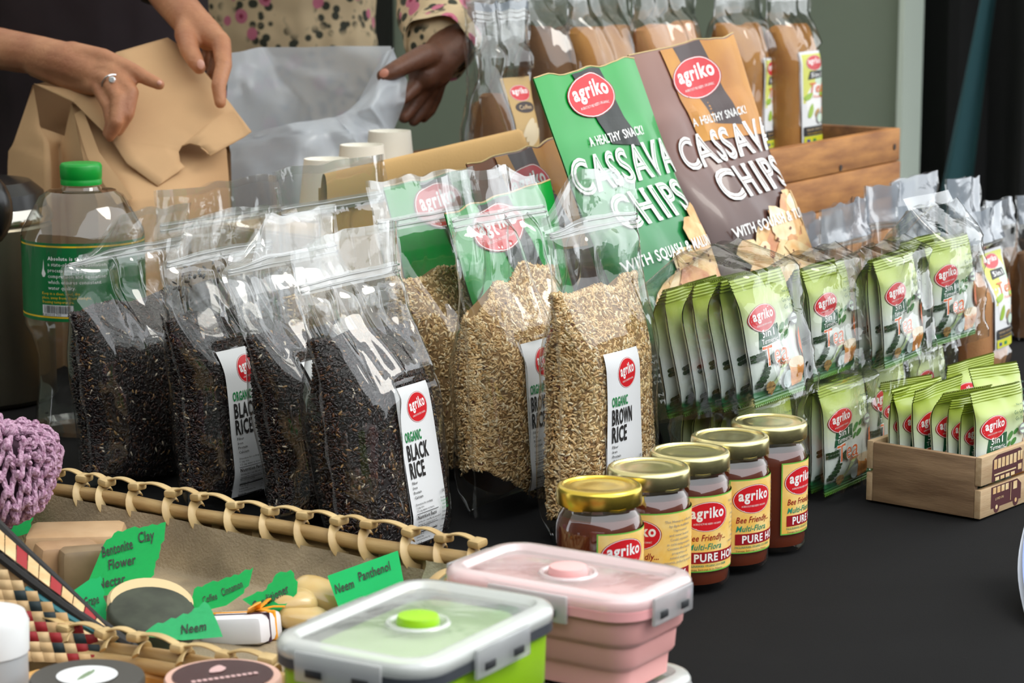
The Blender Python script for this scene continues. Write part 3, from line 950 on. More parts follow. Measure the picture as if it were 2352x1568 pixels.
def sachet_print(seed, bend):
    P = Print()
    P.quadgrid((-.024, .0520), (.010, .0560), (.010, .0720), (-.021, .0690), INK['dgreen'], 8, 4)
    for (x, y, r) in ((.016, .066, .006), (.021, .059, .005), (.014, .057, .004), (.024, .070, .004)):
        P.ellipse(x, y, r, r * .5, mat('ink_basil', srgb(70, 130, 60), .4), n=12, rings=2, rot=.9)
    logo(P, -.011, .0800, .0185, .0125, rot=.03)
    P.text('5in1', -.0175, .0618, .0105, INK['white'], bold=.012, width=.0205, res=2)
    P.text('Turmeric', -.0200, .0555, .0068, INK['white'], bold=.008, width=.0270, res=2)
    g = random.Random(4)
    for k in range(9):
        for sgn in (-1, 1):
            P.ellipse(-.0455 + k * .0030, .0425 + sgn * .0019 + .0004 * k, .0022, .0019, INK['leaf'], n=9, rings=1)
    for k in range(7):
        for sgn in (-1, 1):
            P.ellipse(-.0150 - k * .0024 + sgn * .0022, .0400 - k * .0036, .0026, .0021, INK['leaf'], n=9, rings=1)
    P.ellipse(-.006, .041, .009, .005, INK['leaf'], n=14, rings=2, wob=.12)
    P.quadgrid((-.014, .0160), (-.010, .0130), (.016, .0330), (.013, .0370), mat('ink_stalk', srgb(176, 200, 140), .4), 6, 3)
    for (x, y, rx, ry) in ((-.014, .0145, .0040, .0058), (-.010, .0120, .0030, .0055), (-.018, .0165, .0032, .0044)):
        P.ellipse(x, y, rx, ry, INK['root'], n=12, rings=2, wob=.1)
    P.text('Tea', -.0235, .0350, .0270, INK['white'], bold=.030, shear=.15, width=.0400, res=3)
    P.text('Tea', -.0230, .0352, .0268, INK['orange'], bold=.0, shear=.15, width=.0390, res=3)
    P.text('Powder', -.0015, .0312, .0074, INK['orange'], bold=.004, shear=.25, width=.0235, res=2)
    P.text('w/ Brown Sugar', .0000, .0272, .0034, INK['grey'], bold=.01, width=.0220, res=1)
    for (x, y, rx, ry) in ((.0385, .0530, .0050, .0090), (.0400, .0420, .0052, .0080), (.0360, .0460, .0040, .0060), (.0420, .0340, .0030, .0060)):
        P.ellipse(x, y, rx, ry, INK['orange'], n=14, rings=2, wob=.08, seed=x * 900)
    P.ellipse(.0130, .0165, .0062, .0085, mat('ink_glass', srgb(190, 206, 206), .35), n=16, rings=2)
    P.quadgrid((.0185, .0085), (.0335, .0095), (.0375, .0310), (.0145, .0300), INK['tea'], 5, 5)
    P.ellipse(.0260, .0305, .0115, .0052, mat('ink_glass_top', srgb(226, 206, 172), .35), n=18, rings=2)
    P.text('Net wt. 20 g', .0240, .0985, .0032, INK['dgreen'], bold=.01, width=.0165, res=1)
    P.text('Go Green', .0175, .0895, .0062, INK['dgreen'], bold=.006, width=.0215, res=1)
    P.text('Go Fresh!', .0195, .0825, .0062, INK['dgreen'], bold=.006, width=.0205, res=1)
    P.ellipse(.0315, .0720, .0064, .0064, INK['grey'], n=20, rings=2)
    P.ellipse(.0315, .0720, .0050, .0050, INK['mint'], n=20, rings=2)
    P.rect(.0252, .0706, .0378, .0734, INK['grey'], 3)
    for k, s in enumerate(('NOT RECOMMENDED', 'FOR PREGNANT WOMEN', 'NO APPROVED THERAPEUTIC CLAIMS')):
        P.text(s, -.0400, .0198 - k * .0029, .0025, INK['black'], bold=.01, width=(.016, .018, .031)[k], res=1)
    def fm(u, v, h):
        q = np.maximum((np.asarray(u, float) - .0050) * 26.8, -1.0); w = np.asarray(v, float) / .122
        return sachet_pt(np.clip(q, -1.02, 1.02), w, -1, .0, seed, bend) + np.array([0, -1.0, 0]) * h
    return P.mesh('print', fm, lift=.00035, dl=.00004, maxlen=.004)
_SV = {}
def sachet(label, loc, rot=(0, 0, 0), variant=0, group='tea sachets', pr=True, scale=1.0):
    if variant not in _SV:
        sd, bd = ((3, .004), (8, -.006), (14, -.020))[variant]
        _SV[variant] = (sachet_mesh(sd, bd), sachet_print(sd, bd), leaf_print(sd, bd))
    root = thing('tea_sachet', label, 'tea sachet', loc, rot, group)
    f = link('foil', _SV[variant][0], root)
    link('print', _SV[variant][1 if pr else 2], root)
    if scale != 1.0: root.scale = (scale,) * 3
    return root
PACK = film_mat('pack_film', haze=.012, gloss=.6, bump=.2, bscale=34)
def tea_pack(label, x, y, z, n, lean, seed, yaw=0.0, pitch=.0135, names=None, tent=.028, fan=0.0, gap=0.0, sc=1.0):
    """Clear bag of n sachets standing one behind another; x, y is the left end of the front base line."""
    ca, sa = math.cos(yaw), math.sin(yaw)
    D = pitch * n
    M = Matrix.Translation((x, y, z)) @ Euler((-lean, 0, yaw)).to_matrix().to_4x4()
    for k in range(n):
        loc = M @ Vector((SW * sc / 2 + .004, .008 + pitch * k, .0025 + .0012 * (k % 2)))
        vr = 0 if k == 0 else (1 if k % 2 else 2)
        sachet((names[k] if names else label + str(k)), loc, (-lean + fan * (k - 1) + .02 * math.sin(k * 3 + seed), .012 * math.sin(k * 2 + seed), yaw + .03 * math.sin(k * 5 + seed)), vr, group='sachets in the clear tea packs', pr=(k == 0), scale=sc)
    root = thing('tea_pack_wrapper', label, 'plastic bag', (x, y, z), (-lean, 0, yaw), 'clear bags around the tea sachets')
    f = MB()
    cx, cy = SW * sc / 2 + .004, D / 2 + .001
    hx, hy, Hh = SW * sc / 2 + .006, D / 2 + .010, SH * sc + .004
    def fn(u, v):
        a = u * 2 * PI
        c, s = np.cos(a), np.sin(a)
        k = (np.abs(c) ** 7 + np.abs(s) ** 7) ** (-1 / 7)
        body = np.clip(v / .82, 0, 1)
        roof = np.clip((v - .82) / .18, 0, 1)
        wr = .0035 * np.maximum(0, ridged(u * 16 + seed, v * 6, seed, 2)) + .002 * fbm(u * 9, v * 5, seed)
        sx = 1 + 0 * v
        sy = 1 - .96 * roof
        px = cx + c * k * (hx + wr) * sx
        py = cy + s * k * (hy * sy + wr * (1 - roof))
        pz = body * Hh + roof * tent + .002 * np.sin(u * 44) * roof
        return np.stack([px, py, pz], 1)
    f.grid(fn, 96, 30)
    f.build('film', PACK, root, angle=0)
    hd = MB()
    if tent > .032: hd.grid(lambda a, v: np.stack([cx + (a * 2 - 1) * hx * .98, cy + .006 * v + .002 * np.sin(a * 7), Hh + tent - .002 + v * .012], 1), 12, 2)
    if tent > .032: hd.build('top_seal', MILKY, root, angle=0)
    return root
def sn(which, n):
    o = ('first', 'second', 'third', 'fourth', 'fifth', 'sixth', 'seventh', 'eighth')
    return ['tea sachet, %s from the front in the %s' % (o[k], which) for k in range(n)]
tea_pack('wrinkled clear bag around the nearest upper pack of tea, sachets fanned', 1.910, .976, .1145, 7, R(13), 1, sc=1.10, names=sn('nearest upper pack', 7), pitch=.0148, tent=.030)
tea_pack('clear bag around the second upper pack of tea sachets', 2.052, .988, .113, 3, R(7), 2, names=sn('second upper tea pack', 3), tent=.014)
tea_pack('clear bag around the third upper pack of tea sachets', 2.150, .958, .113, 3, R(6), 3, yaw=R(2), names=sn('third upper tea pack', 3), tent=.012)
tea_pack('clear bag around the farthest upper pack of tea, standing by the labelled pouch', 2.290, .968, .113, 4, R(4), 4, yaw=R(-3), names=sn('farthest upper tea pack', 4), tent=.034)
tea_pack('clear bag around the lower tea pack half hidden by the last honey jar', 1.945, 1.000, .001, 6, R(2), 5, names=sn('lower tea pack behind the last honey jar', 6), tent=.004)
tea_pack('clear bag around the lower tea pack left of the small crate', 2.060, .976, .001, 6, R(3), 6, names=sn('lower tea pack left of the small crate', 6), tent=.004)
tea_pack('clear bag around the lower tea pack behind the small crate', 2.172, .985, .001, 6, R(3), 7, names=sn('lower tea pack behind the small crate', 6), tent=.004)
tea_pack('clear bag around the farthest lower tea pack, almost hidden', 2.285, .990, .001, 5, R(3), 8, names=sn('farthest lower tea pack', 5), tent=.004)

# ================================================================ small wooden crate with the bus print
WOOD = mat('crate_wood', srgb(166, 136, 104), .65, col2=srgb(112, 86, 62), nscale=9, stretch=(6, 1.2, 9), bump=.15, bscale=90)
WOODX = mat('crate_wood_long', srgb(198, 172, 136), .65, col2=srgb(178, 148, 112), nscale=14, stretch=(1.2, 9, 12), bump=.15, bscale=90)
CW, CD, CH = .215, .122, .058
cr = thing('wooden_crate', 'small pale wooden crate printed with a bus, holding tea sachets', 'crate', (2.069, .829, .0006), (0, 0, R(-6.5)))
th = .0065
for yy in (th / 2, CD - th / 2):
    for zz, hh in ((.0135, .027), (.0445, .027)):
        b = MB(); b.box((CW / 2, yy, zz), (CW, th, hh), bev=.0007)
        sl = b.build('slat', WOODX, cr)
        if yy < .05:
            P = Print()
            x0, sx = .018, .0008
            M_, Wn = INK['maroon'], INK['cream']
            lower = zz < .03
            if lower:
                P.poly([(.020, .006), (.078, .006), (.078, .021), (.070, .0265), (.020, .0265)], M_)
                for cx in (.031, .068): P.ellipse(cx, .0062, .0055, .0055, M_, n=16, rings=1); P.ellipse(cx, .0062, .0022, .0022, Wn, n=12, rings=1)
                for k in range(4): P.rect(.023 + k * .008, .0195, .029 + k * .008, .0255, Wn)
                P.rect(.062, .0175, .0695, .0250, Wn); P.text('LONDON', .028, .0130, .0036, Wn, res=1)
                P.rect(.057, .008, .0578, .025, Wn)
                P.rect(.094, .006, .100, .0265, M_); P.rect(.100, .006, .112, .012, M_)
            else:
                P.poly([(.020, .0005), (.079, .0005), (.080, .020), (.074, .0250), (.030, .0250), (.021, .0215)], M_)
                for k in range(6): P.rect(.0235 + k * .0075, .0120, .0292 + k * .0075, .0212, Wn)
                P.rect(.0690, .0130, .0735, .0220, Wn); P.rect(.0745, .0130, .0785, .0220, Wn)
                P.rect(.0700, .0040, .0770, .0095, Wn); P.rect(.024, .0060, .066, .0074, Wn)
                for k in range(4): P.rect(.026 + k * .010, .0008, .0335 + k * .010, .0042, Wn)
                P.rect(.094, .0005, .100, .021, M_)
            P.build('bus_print', lambda u, v, h: np.stack([u, np.full_like(u, 0.0) - h, v + (zz - hh / 2)], 1), sl, lift=.00015, dl=.00003)
for xx in (th / 2, CW - th / 2):
    b = MB(); b.box((xx, CD / 2, CH / 2 - .0005), (th, CD - 2 * th - .0004, CH - .001), bev=.0007); b.build('end_panel', WOOD, cr)
b = MB(); b.box((CW / 2, CD / 2, .003), (CW - 2 * th - .001, CD - 2 * th - .001, .004)); b.build('bottom_panel', WOOD, cr, smooth=False)
CM = Matrix.Translation((2.069, .829, 0)) @ Euler((0, 0, R(-6.5))).to_matrix().to_4x4()
def in_crate(label, lx, ly, lz, lean, roll=0.0, yaw=0.0, v=0, sc=1.0):
    sachet(label, CM @ Vector((lx, ly, lz)), (-lean, roll, R(-6.5) + yaw), v, 'sachets standing in the small crate', scale=sc)
in_crate('tea sachet at the front of the small crate, whole face showing', .064, .0155, .009, R(3), R(2), 0, 0, .98)
in_crate('tea sachet tucked low behind the front one in the small crate', .060, .032, .0075, R(4), R(3), 0, 1, .86)
in_crate('low tea sachet in the middle of the small crate, badge half hidden', .060, .044, .0075, R(6), R(5), 0, 1, .88)
in_crate('low leaning tea sachet third from the crate back', .058, .056, .0075, R(7), R(3), 0, 2, .93)
in_crate('tall tea sachet second from the back of the small crate', .058, .074, .009, R(5), R(-2), 0, 1, .97)
in_crate('tea sachet near the back wall of the small crate, badge in full view', .056, .090, .0085, R(5), R(0), 0, 0, .95)
in_crate('rearmost tea sachet in the small crate, only an edge showing', .055, .1035, .0075, R(2), R(0), 0, 1, .93)
in_crate('tea sachet at the right end of the small crate, cut by the picture edge', .156, .060, .009, R(8), R(4), 0, 0, 1.0)
# sachets lying on the heap behind the crate
sachet('tea sachet lying across the heap behind the small crate, top edge forward', (2.300, 1.012, .002), (R(-8), R(3), R(-10)), 2, 'loose sachets behind the small crate', scale=.92)
sachet('tea sachet leaning behind the small crate with its net weight showing', (2.232, .972, .002), (R(-8), R(1), R(-16)), 1, 'loose sachets behind the small crate', scale=.84)
sachet('large tea sachet face at the right edge behind the small crate', (2.345, .940, .002), (R(-12), R(-2), R(-12)), 1, 'loose sachets behind the small crate', scale=.90)
# white card at the right edge of the table
card = thing('price_card', 'folded white card standing at the right edge of the table', 'card', W(2390, 1440, 0) + np.array([0, 0, .0005]))
KO = np.array(card.location)
def card_panel(name, pts, m):
    q = [np.array(p) - KO for p in pts]
    b = MB()
    b.grid(lambda u, v: (np.outer((1 - u) * (1 - v), q[0]) + np.outer(u * (1 - v), q[1]) + np.outer(u * v, q[2]) + np.outer((1 - u) * v, q[3])) - np.outer(.006 * np.sin(PI * v), RT), 4, 10)
    b.build(name, m, card, angle=0)
k0, k1 = W(2378, 1446, .0005), W(2478, 1428, .0005)
k2, k3 = WD(2458, 1192, 2.06), WD(2356, 1205, 2.03)
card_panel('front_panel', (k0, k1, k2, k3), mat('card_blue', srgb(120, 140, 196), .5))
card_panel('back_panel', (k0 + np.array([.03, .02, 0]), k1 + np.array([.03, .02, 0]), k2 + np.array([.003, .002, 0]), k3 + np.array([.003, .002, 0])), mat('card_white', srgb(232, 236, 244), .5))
# ================================================================ printed chip pouches
def at_px(px, y, z):
    lo, hi = .5, 5.0
    for _ in range(50):
        m = (lo + hi) / 2
        if proj((m, y, z))[0] < px: lo = m
        else: hi = m
    return lo
FOILG = uv_ramp_mat('foil_green_lit', [(0, srgb(14, 20, 16)), (.26, srgb(14, 22, 17)), (.275, srgb(20, 84, 46)), (.55, srgb(36, 128, 70)), (.8, srgb(24, 150, 62)), (1, srgb(10, 158, 54))], rough=.3, coat=.3)  # dark foot is print; greens brighten upward to paint in reflected light
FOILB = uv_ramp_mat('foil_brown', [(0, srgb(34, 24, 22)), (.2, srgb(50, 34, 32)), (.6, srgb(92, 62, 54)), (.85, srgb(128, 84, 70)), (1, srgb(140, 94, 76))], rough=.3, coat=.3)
FOILEDGE = mat('foil_back', srgb(206, 178, 120), .4)
INK_OR = mat('ink_amber', srgb(206, 144, 44), .35, col2=srgb(176, 112, 34), nscale=12)
INK_BAND = mat('ink_band', srgb(64, 46, 44), .35)
INK_BLK = mat('ink_band_black', srgb(18, 26, 20), .35)
CHIP = [mat('chip_%d' % k, c, .45, col2=c2, nscale=50) for k, (c, c2) in enumerate(((srgb(236, 214, 166), srgb(214, 160, 96)), (srgb(244, 228, 194), srgb(226, 190, 138)), (srgb(222, 170, 122), srgb(196, 128, 92)), (srgb(232, 196, 140), srgb(206, 150, 90))))]
def chip_pouch(label, loc, lean, roll, yaw, Wd, H, brown, seed, full=True, T=.05):
    po = Pouch(Wd, H, T, .62, seed, crease=.0040, sway=.007, foil=True, narrow=.05, cell=.075)
    root = thing('chip_pouch', label, 'snack pouch', loc, (-lean, roll, yaw), 'cassava chip pouches')
    m = MB()
    for sd in (-1, 1):
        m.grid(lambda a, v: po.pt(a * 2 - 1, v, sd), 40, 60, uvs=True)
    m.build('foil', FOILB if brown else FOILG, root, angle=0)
    e = MB(); e.tube(po.pt(np.linspace(-1, 1, 24), np.full(24, 1.0), -1), .0009, n=5); e.build('top_edge', FOILEDGE, root)
    P = Print()
    bgm = None
    h = H
    sx, sy = (-.008, .010) if brown else (-.026, .022)
    def Y(d): return h - d + sy         # d = distance below the top edge
    if brown:
        P.quadgrid((-.030, Y(.125)), (Wd / 2 * .97, Y(.135)), (Wd / 2 * .97, h - .002), (-.050, h - .002), INK_OR, 14, 14)
        P.quadgrid((.010, Y(.108)), (.062, Y(.118)), (.032, h - .002), (-.024, h - .002), INK_BAND, 8, 12)
    else:
        P.quadgrid((-.008, Y(.108)), (.042, Y(.118)), (.018, h - .002), (-.036, h - .002), INK_BLK, 8, 12)
    logo(P, .012 + sx, Y(.052), .0455 if brown else .042, .0225, rot=.02)
    if full:
        P.text('A HEALTHY SNACK!', -.026 + sx, Y(.106), .0135, INK['white'], bold=.02, width=.108, res=2)
        inl = mat('ink_inline_brown', srgb(92, 62, 56), .35) if brown else mat('ink_inline_green', srgb(30, 120, 62), .35)
        for s, x, d, wd in (('CASSAVA', -.072 + sx, .153, .200), ('CHIPS', -.038 + sx, .201, .146)):
            P.text(s, x, Y(d), .054, INK['white'], bold=.030, width=wd, res=4)
            P.text(s, x + .002, Y(d), .054, inl, bold=-.034, width=wd - .004, res=4)
        g = random.Random(seed)
        for k in range(64):
            x = g.uniform(-.052, Wd / 2 * .9); dd = g.uniform(.205, .318)
            top = .262 - .050 * (x + .05) / .15
            if dd < top: continue
            rx = g.uniform(.018, .036)
            P.ellipse(x, Y(dd), rx, rx * g.uniform(.35, .75), CHIP[g.randrange(4)], n=12, rings=2, rot=g.uniform(-1.2, 1.2), wob=.10, seed=k)
        for k in range(9):
            P.ellipse(g.uniform(-.03, .08), Y(g.uniform(.25, .305)), .0022, .0018, mat('ink_spot', srgb(120, 62, 36), .5), n=8, rings=1)
        P.text('WITH SQUASH & TURMERIC' if brown else 'WITH SQUASH & MALUNGGAY', -.062 + sx, Y(.243), .0165, INK['white'], bold=.02, width=.205, res=2)
        for k, s in enumerate(('Manufactured by', 'WELLNESS FOOD CORP.', 'Food Skills Training', 'Agreement: 2019', 'Dipolog City', '', 'Net Wt. 3.5 oz', 'PRODUCT OF THE PHILIPPINES')):
            if s: P.text(s, -.092, Y(.335 + .0068 * k), .0050, INK['lgrey'], res=1)
        P.rect(-.090, Y(.392), -.064, Y(.380), INK['lgrey'], 3)
        P.text('ZUI', -.087, Y(.390), .0100, INK['black'], bold=.03, res=1)
    P.build('print', po.labelmap(0, 0, 1), root, lift=.0011, dl=.00006, maxlen=.006)
    return root
chip_pouch('brown and orange cassava chip pouch leaning back above the tea packs', (2.502, 1.228, .010), R(21.4), R(-4.5), R(-5), .215, .420, True, 5)
chip_pouch('bright green cassava chip pouch leaning behind the front brown rice bag', (2.250, 1.205, .010), R(22), R(-3), R(-1), .200, .408, False, 11)
chip_pouch('brown chip pouch at the back, only its orange top and badge showing', (2.232, 1.345, .010), R(17), R(-4), 0, .200, .302, True, 17, full=False, T=.03)
chip_pouch('green chip pouch seen through the clear top of a brown rice bag', (2.130, 1.400, .010), R(14), R(-3), 0, .200, .276, False, 23, full=False, T=.03)
chip_pouch('green chip pouch with only a dark corner showing between two brown rice bags', (2.060, 1.275, .010), R(14), R(-5), 0, .185, .270, False, 29, full=False, T=.03)

# ================================================================ powder pouches
POWDER = mat('powder_brown', srgb(186, 130, 62), .85, col2=srgb(160, 104, 46), nscale=22, bump=.3, bscale=400)
POWDERD = mat('powder_dark', srgb(122, 84, 48), .85, col2=srgb(96, 64, 36), nscale=22, bump=.3, bscale=400)
POWDERP = mat('powder_tan', srgb(204, 148, 96), .85, col2=srgb(184, 124, 76), nscale=22, bump=.3, bscale=400)
SILV = film_mat('pouch_top_film', haze=.62, gloss=.8, bump=.2, bscale=26, hazecol=(.46, .53, .63))
def tea_label(w, h, coffee=False):
    P = Print()
    if coffee:
        P.rect(0, 0, w, h, mat('label_kraft', srgb(190, 156, 96), .5), 8, 12)
        logo(P, w / 2, h * .84, w * .32, h * .075, small=False)
        P.ellipse(w / 2, h * .70, w * .33, h * .055, mat('ink_espresso', srgb(50, 34, 30), .5))
        P.text('Coffee', w * .5, h * .68, h * .06, INK['cream'], align='c', width=w * .42)
        for k in range(3):
            P.ellipse(w * (.42 + .08 * k), h * (.5 - .05 * k), w * .26, h * .05, mat('ink_steam', srgb(214, 196, 160), .5), rot=.5)
        P.rect(w * .15, h * .28, w * .85, h * .30, INK['leaf'], 3)
        for k in range(4): P.rect(w * .2, h * (.22 - .05 * k), w * .8, h * (.235 - .05 * k), INK['grey'], 3)
        return P
    P.rect(0, 0, w, h, INK['paper'], 8, 14)
    P.rect(w * .05, h * .45, w * .97, h * .97, mat('ink_lime_pale', srgb(212, 214, 96), .45), 8, 8)
    P.ellipse(w * .72, h * .62, w * .25, h * .28, INK['mint'])
    P.ellipse(w * .55, h * .45, w * .42, h * .20, INK['white'])
    logo(P, w * .48, h * .875, w * .30, h * .075, small=False)
    P.quadgrid((w * .20, h * .70), (w * .80, h * .715), (w * .80, h * .79), (w * .28, h * .79), INK['black'], 5, 2)
    P.text('5in1', w * .32, h * .725, h * .066, INK['white'], bold=.015, width=w * .42)
    for (x, y, rx, ry, r2, m) in ((.22, .52, .16, .035, .2, 'lime'), (.30, .36, .14, .05, .9, 'lime'), (.72, .55, .10, .05, .7, 'lime'), (.86, .60, .08, .07, .2, 'orange'), (.88, .48, .08, .06, .2, 'orange'), (.55, .33, .10, .05, .5, 'root'), (.84, .33, .10, .075, 0, 'tea')):
        P.ellipse(w * x, h * y, w * rx, h * ry, INK[m], n=14, rings=2, rot=r2, wob=.08)
    P.text('Tea', w * .26, h * .56, h * .15, INK['orange'], shear=.2, bold=.012, width=w * .56)
    P.text('Powder', w * .38, h * .50, h * .05, INK['orange'], shear=.2, width=w * .40)
    P.ellipse(w * .64, h * .28, w * .15, h * .065, INK['grey']); P.ellipse(w * .64, h * .28, w * .11, h * .048, INK['mint'])
    P.rect(w * .04, h * .10, w * .97, h * .20, INK['black'], 6, 2)
    P.text('* REGULAR * DETOX * ENERGY', w * .10, h * .155, h * .030, INK['cream'], width=w * .80, res=1)
    P.text('For a healthy lifestyle', w * .16, h * .118, h * .022, INK['yellow'], width=w * .6, res=1)
    P.rect(w * .04, h * .01, w * .97, h * .095, mat('ink_lime_band', srgb(206, 206, 40), .45), 6, 2)
    P.rect(w * .12, h * .03, w * .24, h * .065, mat('ink_navy', srgb(40, 60, 130), .5)); P.rect(w * .34, h * .03, w * .46, h * .065, INK['green'])
    return P
def powder_pouch(label, loc, rot, Wd, H, T, fill, pm, seed, lab=None, cat='powder pouch', group=None, film=None, zip_at=.86, topfilm=True, nu=30, crease=.006):
    po = Pouch(Wd, H, T, fill, seed, crease=crease, maskrect=(lab[0], lab[1], lab[0] + lab[2], lab[1] + lab[3]) if lab else None, narrow=.10)
    root = thing('powder_pouch', label, cat, loc, rot, group)
    c = MB()
    for sd in (-1, 1):
        c.grid(lambda a, v: po.core((a * 2 - 1) * .9997, .012 + v * (po.top(a * 2 - 1) - .012), sd), 26, 24)
    c.grid(lambda a, v: po.core((a * 2 - 1) * .9997, po.top(a * 2 - 1), -1) * (1 - v[:, None]) + po.core((a * 2 - 1) * .9997, po.top(a * 2 - 1), 1) * v[:, None], 26, 2)
    c.build('powder', pm, root, angle=0)
    film_parts(root, po, nu, 44, zip_at=zip_at, header=False)
    if topfilm:
        t = MB(); t.grid(lambda a, v: po.pt(a * 2 - 1, zip_at + .02 + v * (.98 - zip_at), -1, .0006, 1), 24, 8)
        t.build('top_film', SILV, root, angle=0)
    if lab:
        tea_label(lab[2], lab[3], lab[4]).build('label', po.labelmap(lab[0], lab[1]), root, lift=.0009, maxlen=.008)
    return root
# tall bags standing in the big crate
GX = 'tall bags of powder in the wooden crate'
XB = [(1822, 1.60, .132, .345, POWDER, 'tall powder bag at the right end of the big crate, tea label in view', (-.030, .105, .085, .135, False)),
      (1702, 1.625, .142, .350, POWDER, 'tall powder bag next to the labelled one in the big crate', (.010, .105, .060, .130, False)),
      (1545, 1.65, .165, .360, POWDERP, 'tall tan powder bag above the two leaning chip pouches', None),
      (1392, 1.68, .165, .360, POWDER, 'wide powder bag behind the green chip pouch', None),
      (1272, 1.71, .112, .360, POWDERD, 'narrow dark powder bag left of the wide one', None)]
for k, (px, y, wd, hh, pm, lb, la) in enumerate(XB):
    t = at_px(px, y, .32)
    powder_pouch(lb, (t, y, .112), (R(-2), R(1.5 * math.sin(k * 2)), R(2 * math.sin(k * 3))), wd, hh, .070, .80, pm, 100 + k, la, group=GX, zip_at=.93, topfilm=(k > 1), crease=.010)
powder_pouch('tall clear bag with a crumpled shiny empty top beside the floral sleeve', (at_px(1165, 1.78, .32), 1.78, .112), (R(-3), 0, 0), .150, .345, .060, .55, POWDERD, 120, None, group=GX, zip_at=.95, topfilm=True, crease=.014)
powder_pouch('dark coffee bag with a kraft coloured label in front of the crumpled bag', (at_px(1168, 1.66, .28), 1.66, .112), (R(-2), R(1), R(4)), .125, .330, .055, .66, POWDERD, 121, (-.022, .112, .078, .125, True), group=GX, zip_at=.95, topfilm=True, crease=.012)
# the big crate
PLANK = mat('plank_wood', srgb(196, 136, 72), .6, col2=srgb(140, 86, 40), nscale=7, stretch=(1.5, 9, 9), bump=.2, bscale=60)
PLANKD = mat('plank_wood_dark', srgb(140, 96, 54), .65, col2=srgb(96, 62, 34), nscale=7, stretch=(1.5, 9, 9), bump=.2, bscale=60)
bx0, bx1, by0, by1 = 2.575, 3.292, 1.462, 1.86
bc = thing('slatted_crate', 'large orange-brown wooden crate under the tall powder bags', 'crate', (bx0, by0, .001))
for k in range(5):
    z0, z1 = .0485 * k, .0485 * k + .0470
    off = .004 if k == 3 else 0
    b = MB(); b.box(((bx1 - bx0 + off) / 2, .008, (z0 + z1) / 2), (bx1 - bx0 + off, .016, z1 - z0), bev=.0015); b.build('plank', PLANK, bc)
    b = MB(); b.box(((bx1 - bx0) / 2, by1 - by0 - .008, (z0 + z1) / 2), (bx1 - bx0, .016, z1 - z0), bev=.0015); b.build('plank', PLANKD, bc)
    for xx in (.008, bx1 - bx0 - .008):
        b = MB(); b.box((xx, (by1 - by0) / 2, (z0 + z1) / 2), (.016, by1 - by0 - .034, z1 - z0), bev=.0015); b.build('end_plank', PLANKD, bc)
b = MB(); b.box(((bx1 - bx0) / 2, (by1 - by0) / 2, .102), (bx1 - bx0 - .035, by1 - by0 - .035, .014)); b.build('shelf_board', PLANKD, bc, smooth=False)
for dx, dz in ((.03, .215), (.03, .17), (bx1 - bx0 - .02, .215), (bx1 - bx0 - .20, .20)):
    b = MB(); b.lathe([(.0045, 0), (.0045, .0012), (.0001, .0014)], 10); b.xform(Matrix.Translation((dx, 0.0002, dz)) @ Euler((R(90), 0, 0)).to_matrix().to_4x4())
    b.build('knot', mat('nail_dark', srgb(54, 38, 26), .6), bc)
# heap of silver-topped pouches between the chips and the crate
GH = 'silver-topped powder pouches in the heap'
HP = [(2215, 490, .200, .120, 'powder pouch with a tea label beside the farthest tea pack', POWDERP, (-.022, .030, .075, .118, False), 0),
      (2060, 480, .205, .125, 'silver-topped pouch directly behind the third tea pack', POWDERD, None, .02),
      (1850, 508, .165, .125, 'silver-topped pouch low behind the brown chip pouch edge', POWDERD, None, -.03),
      (1885, 478, .215, .140, 'silver-topped pouch with a broad pale top under the big crate', POWDERD, None, 0),
      (1800, 500, .170, .080, 'dark-topped small pouch tight against the brown chip pouch', POWDERD, None, .03),
      (1985, 436, .225, .130, 'dark silver pouch right under the crate corner', POWDERD, None, .05),
      (2062, 412, .230, .120, 'brown-tinted pouch with a pointed corner in front of the pale jamb', POWDERD, None, -.04),
      (2172, 422, .230, .110, 'pouch with a pointed corner in front of the dark doorway', POWDERD, None, .04),
      (2262, 468, .172, .110, 'dark pouch in shade near the right picture edge', POWDERD, None, .02),
      (2336, 450, .190, .120, 'bright silver pouch cut by the right picture edge', POWDERD, None, 0)]
for k, (px, py, hh, wd, lb, pm, la, rl) in enumerate(HP):
    p = W(px, py, hh)
    powder_pouch(lb, (p[0] + wd / 2, p[1] - .006, .001), (R(-2), rl, R(3 * math.sin(k))), wd, hh, .045, .60, pm, 140 + k, la, group=GH, zip_at=.78, nu=24, crease=.007)
# ================================================================ water bottle and steel flask
BGL = film_mat('bottle_plastic', tint=(.96, .98, .97), gloss=1.0, rough=.04, haze=.01, bump=.08, bscale=24)
bp = W(212, 985, 0)
BX, BY = float(bp[0]), float(bp[1]) + .005
bt = thing('water_bottle', 'clear plastic water bottle with green cap and green label', 'bottle', (BX, BY, .001))
b = MB()
fac = lambda a, z: 1 + (.012 * abs(math.sin(a * 6)) if .205 < z < .262 else 0) + (.02 * math.cos(a * 12) if z < .10 else 0)
b.lathe([(.052, .0), (.058, .006), (.056, .02), (.052, .05), (.052, .085), (.058, .104), (.0645, .116), (.0650, .122), (.0650, .212), (.0635, .219), (.052, .240), (.044, .2535), (.036, .2590), (.0215, .2600), (.0195, .264), (.0195, .276)], 48, cap=False, wob=fac)
b.lathe([(.001, .003), (.052, .0)], 48, cap=False)
b.build('bottle_body', BGL, bt, angle=25)
c = MB()
n = 120
c.lathe([(.0217, .2655), (.0220, .2700), (.0216, .2708), (.0216, .2722), (.0221, .2730), (.0221, .2850), (.0208, .2880), (.0195, .2884), (.0001, .2884)], n, cap=False, wob=lambda a, z: 1 + (.012 if (.2735 < z < .2855 and int(a / (2 * PI) * n + .5) % 2) else 0))
c.build('cap', mat('cap_green', srgb(8, 158, 52), .35), bt, angle=50)
P = Print()
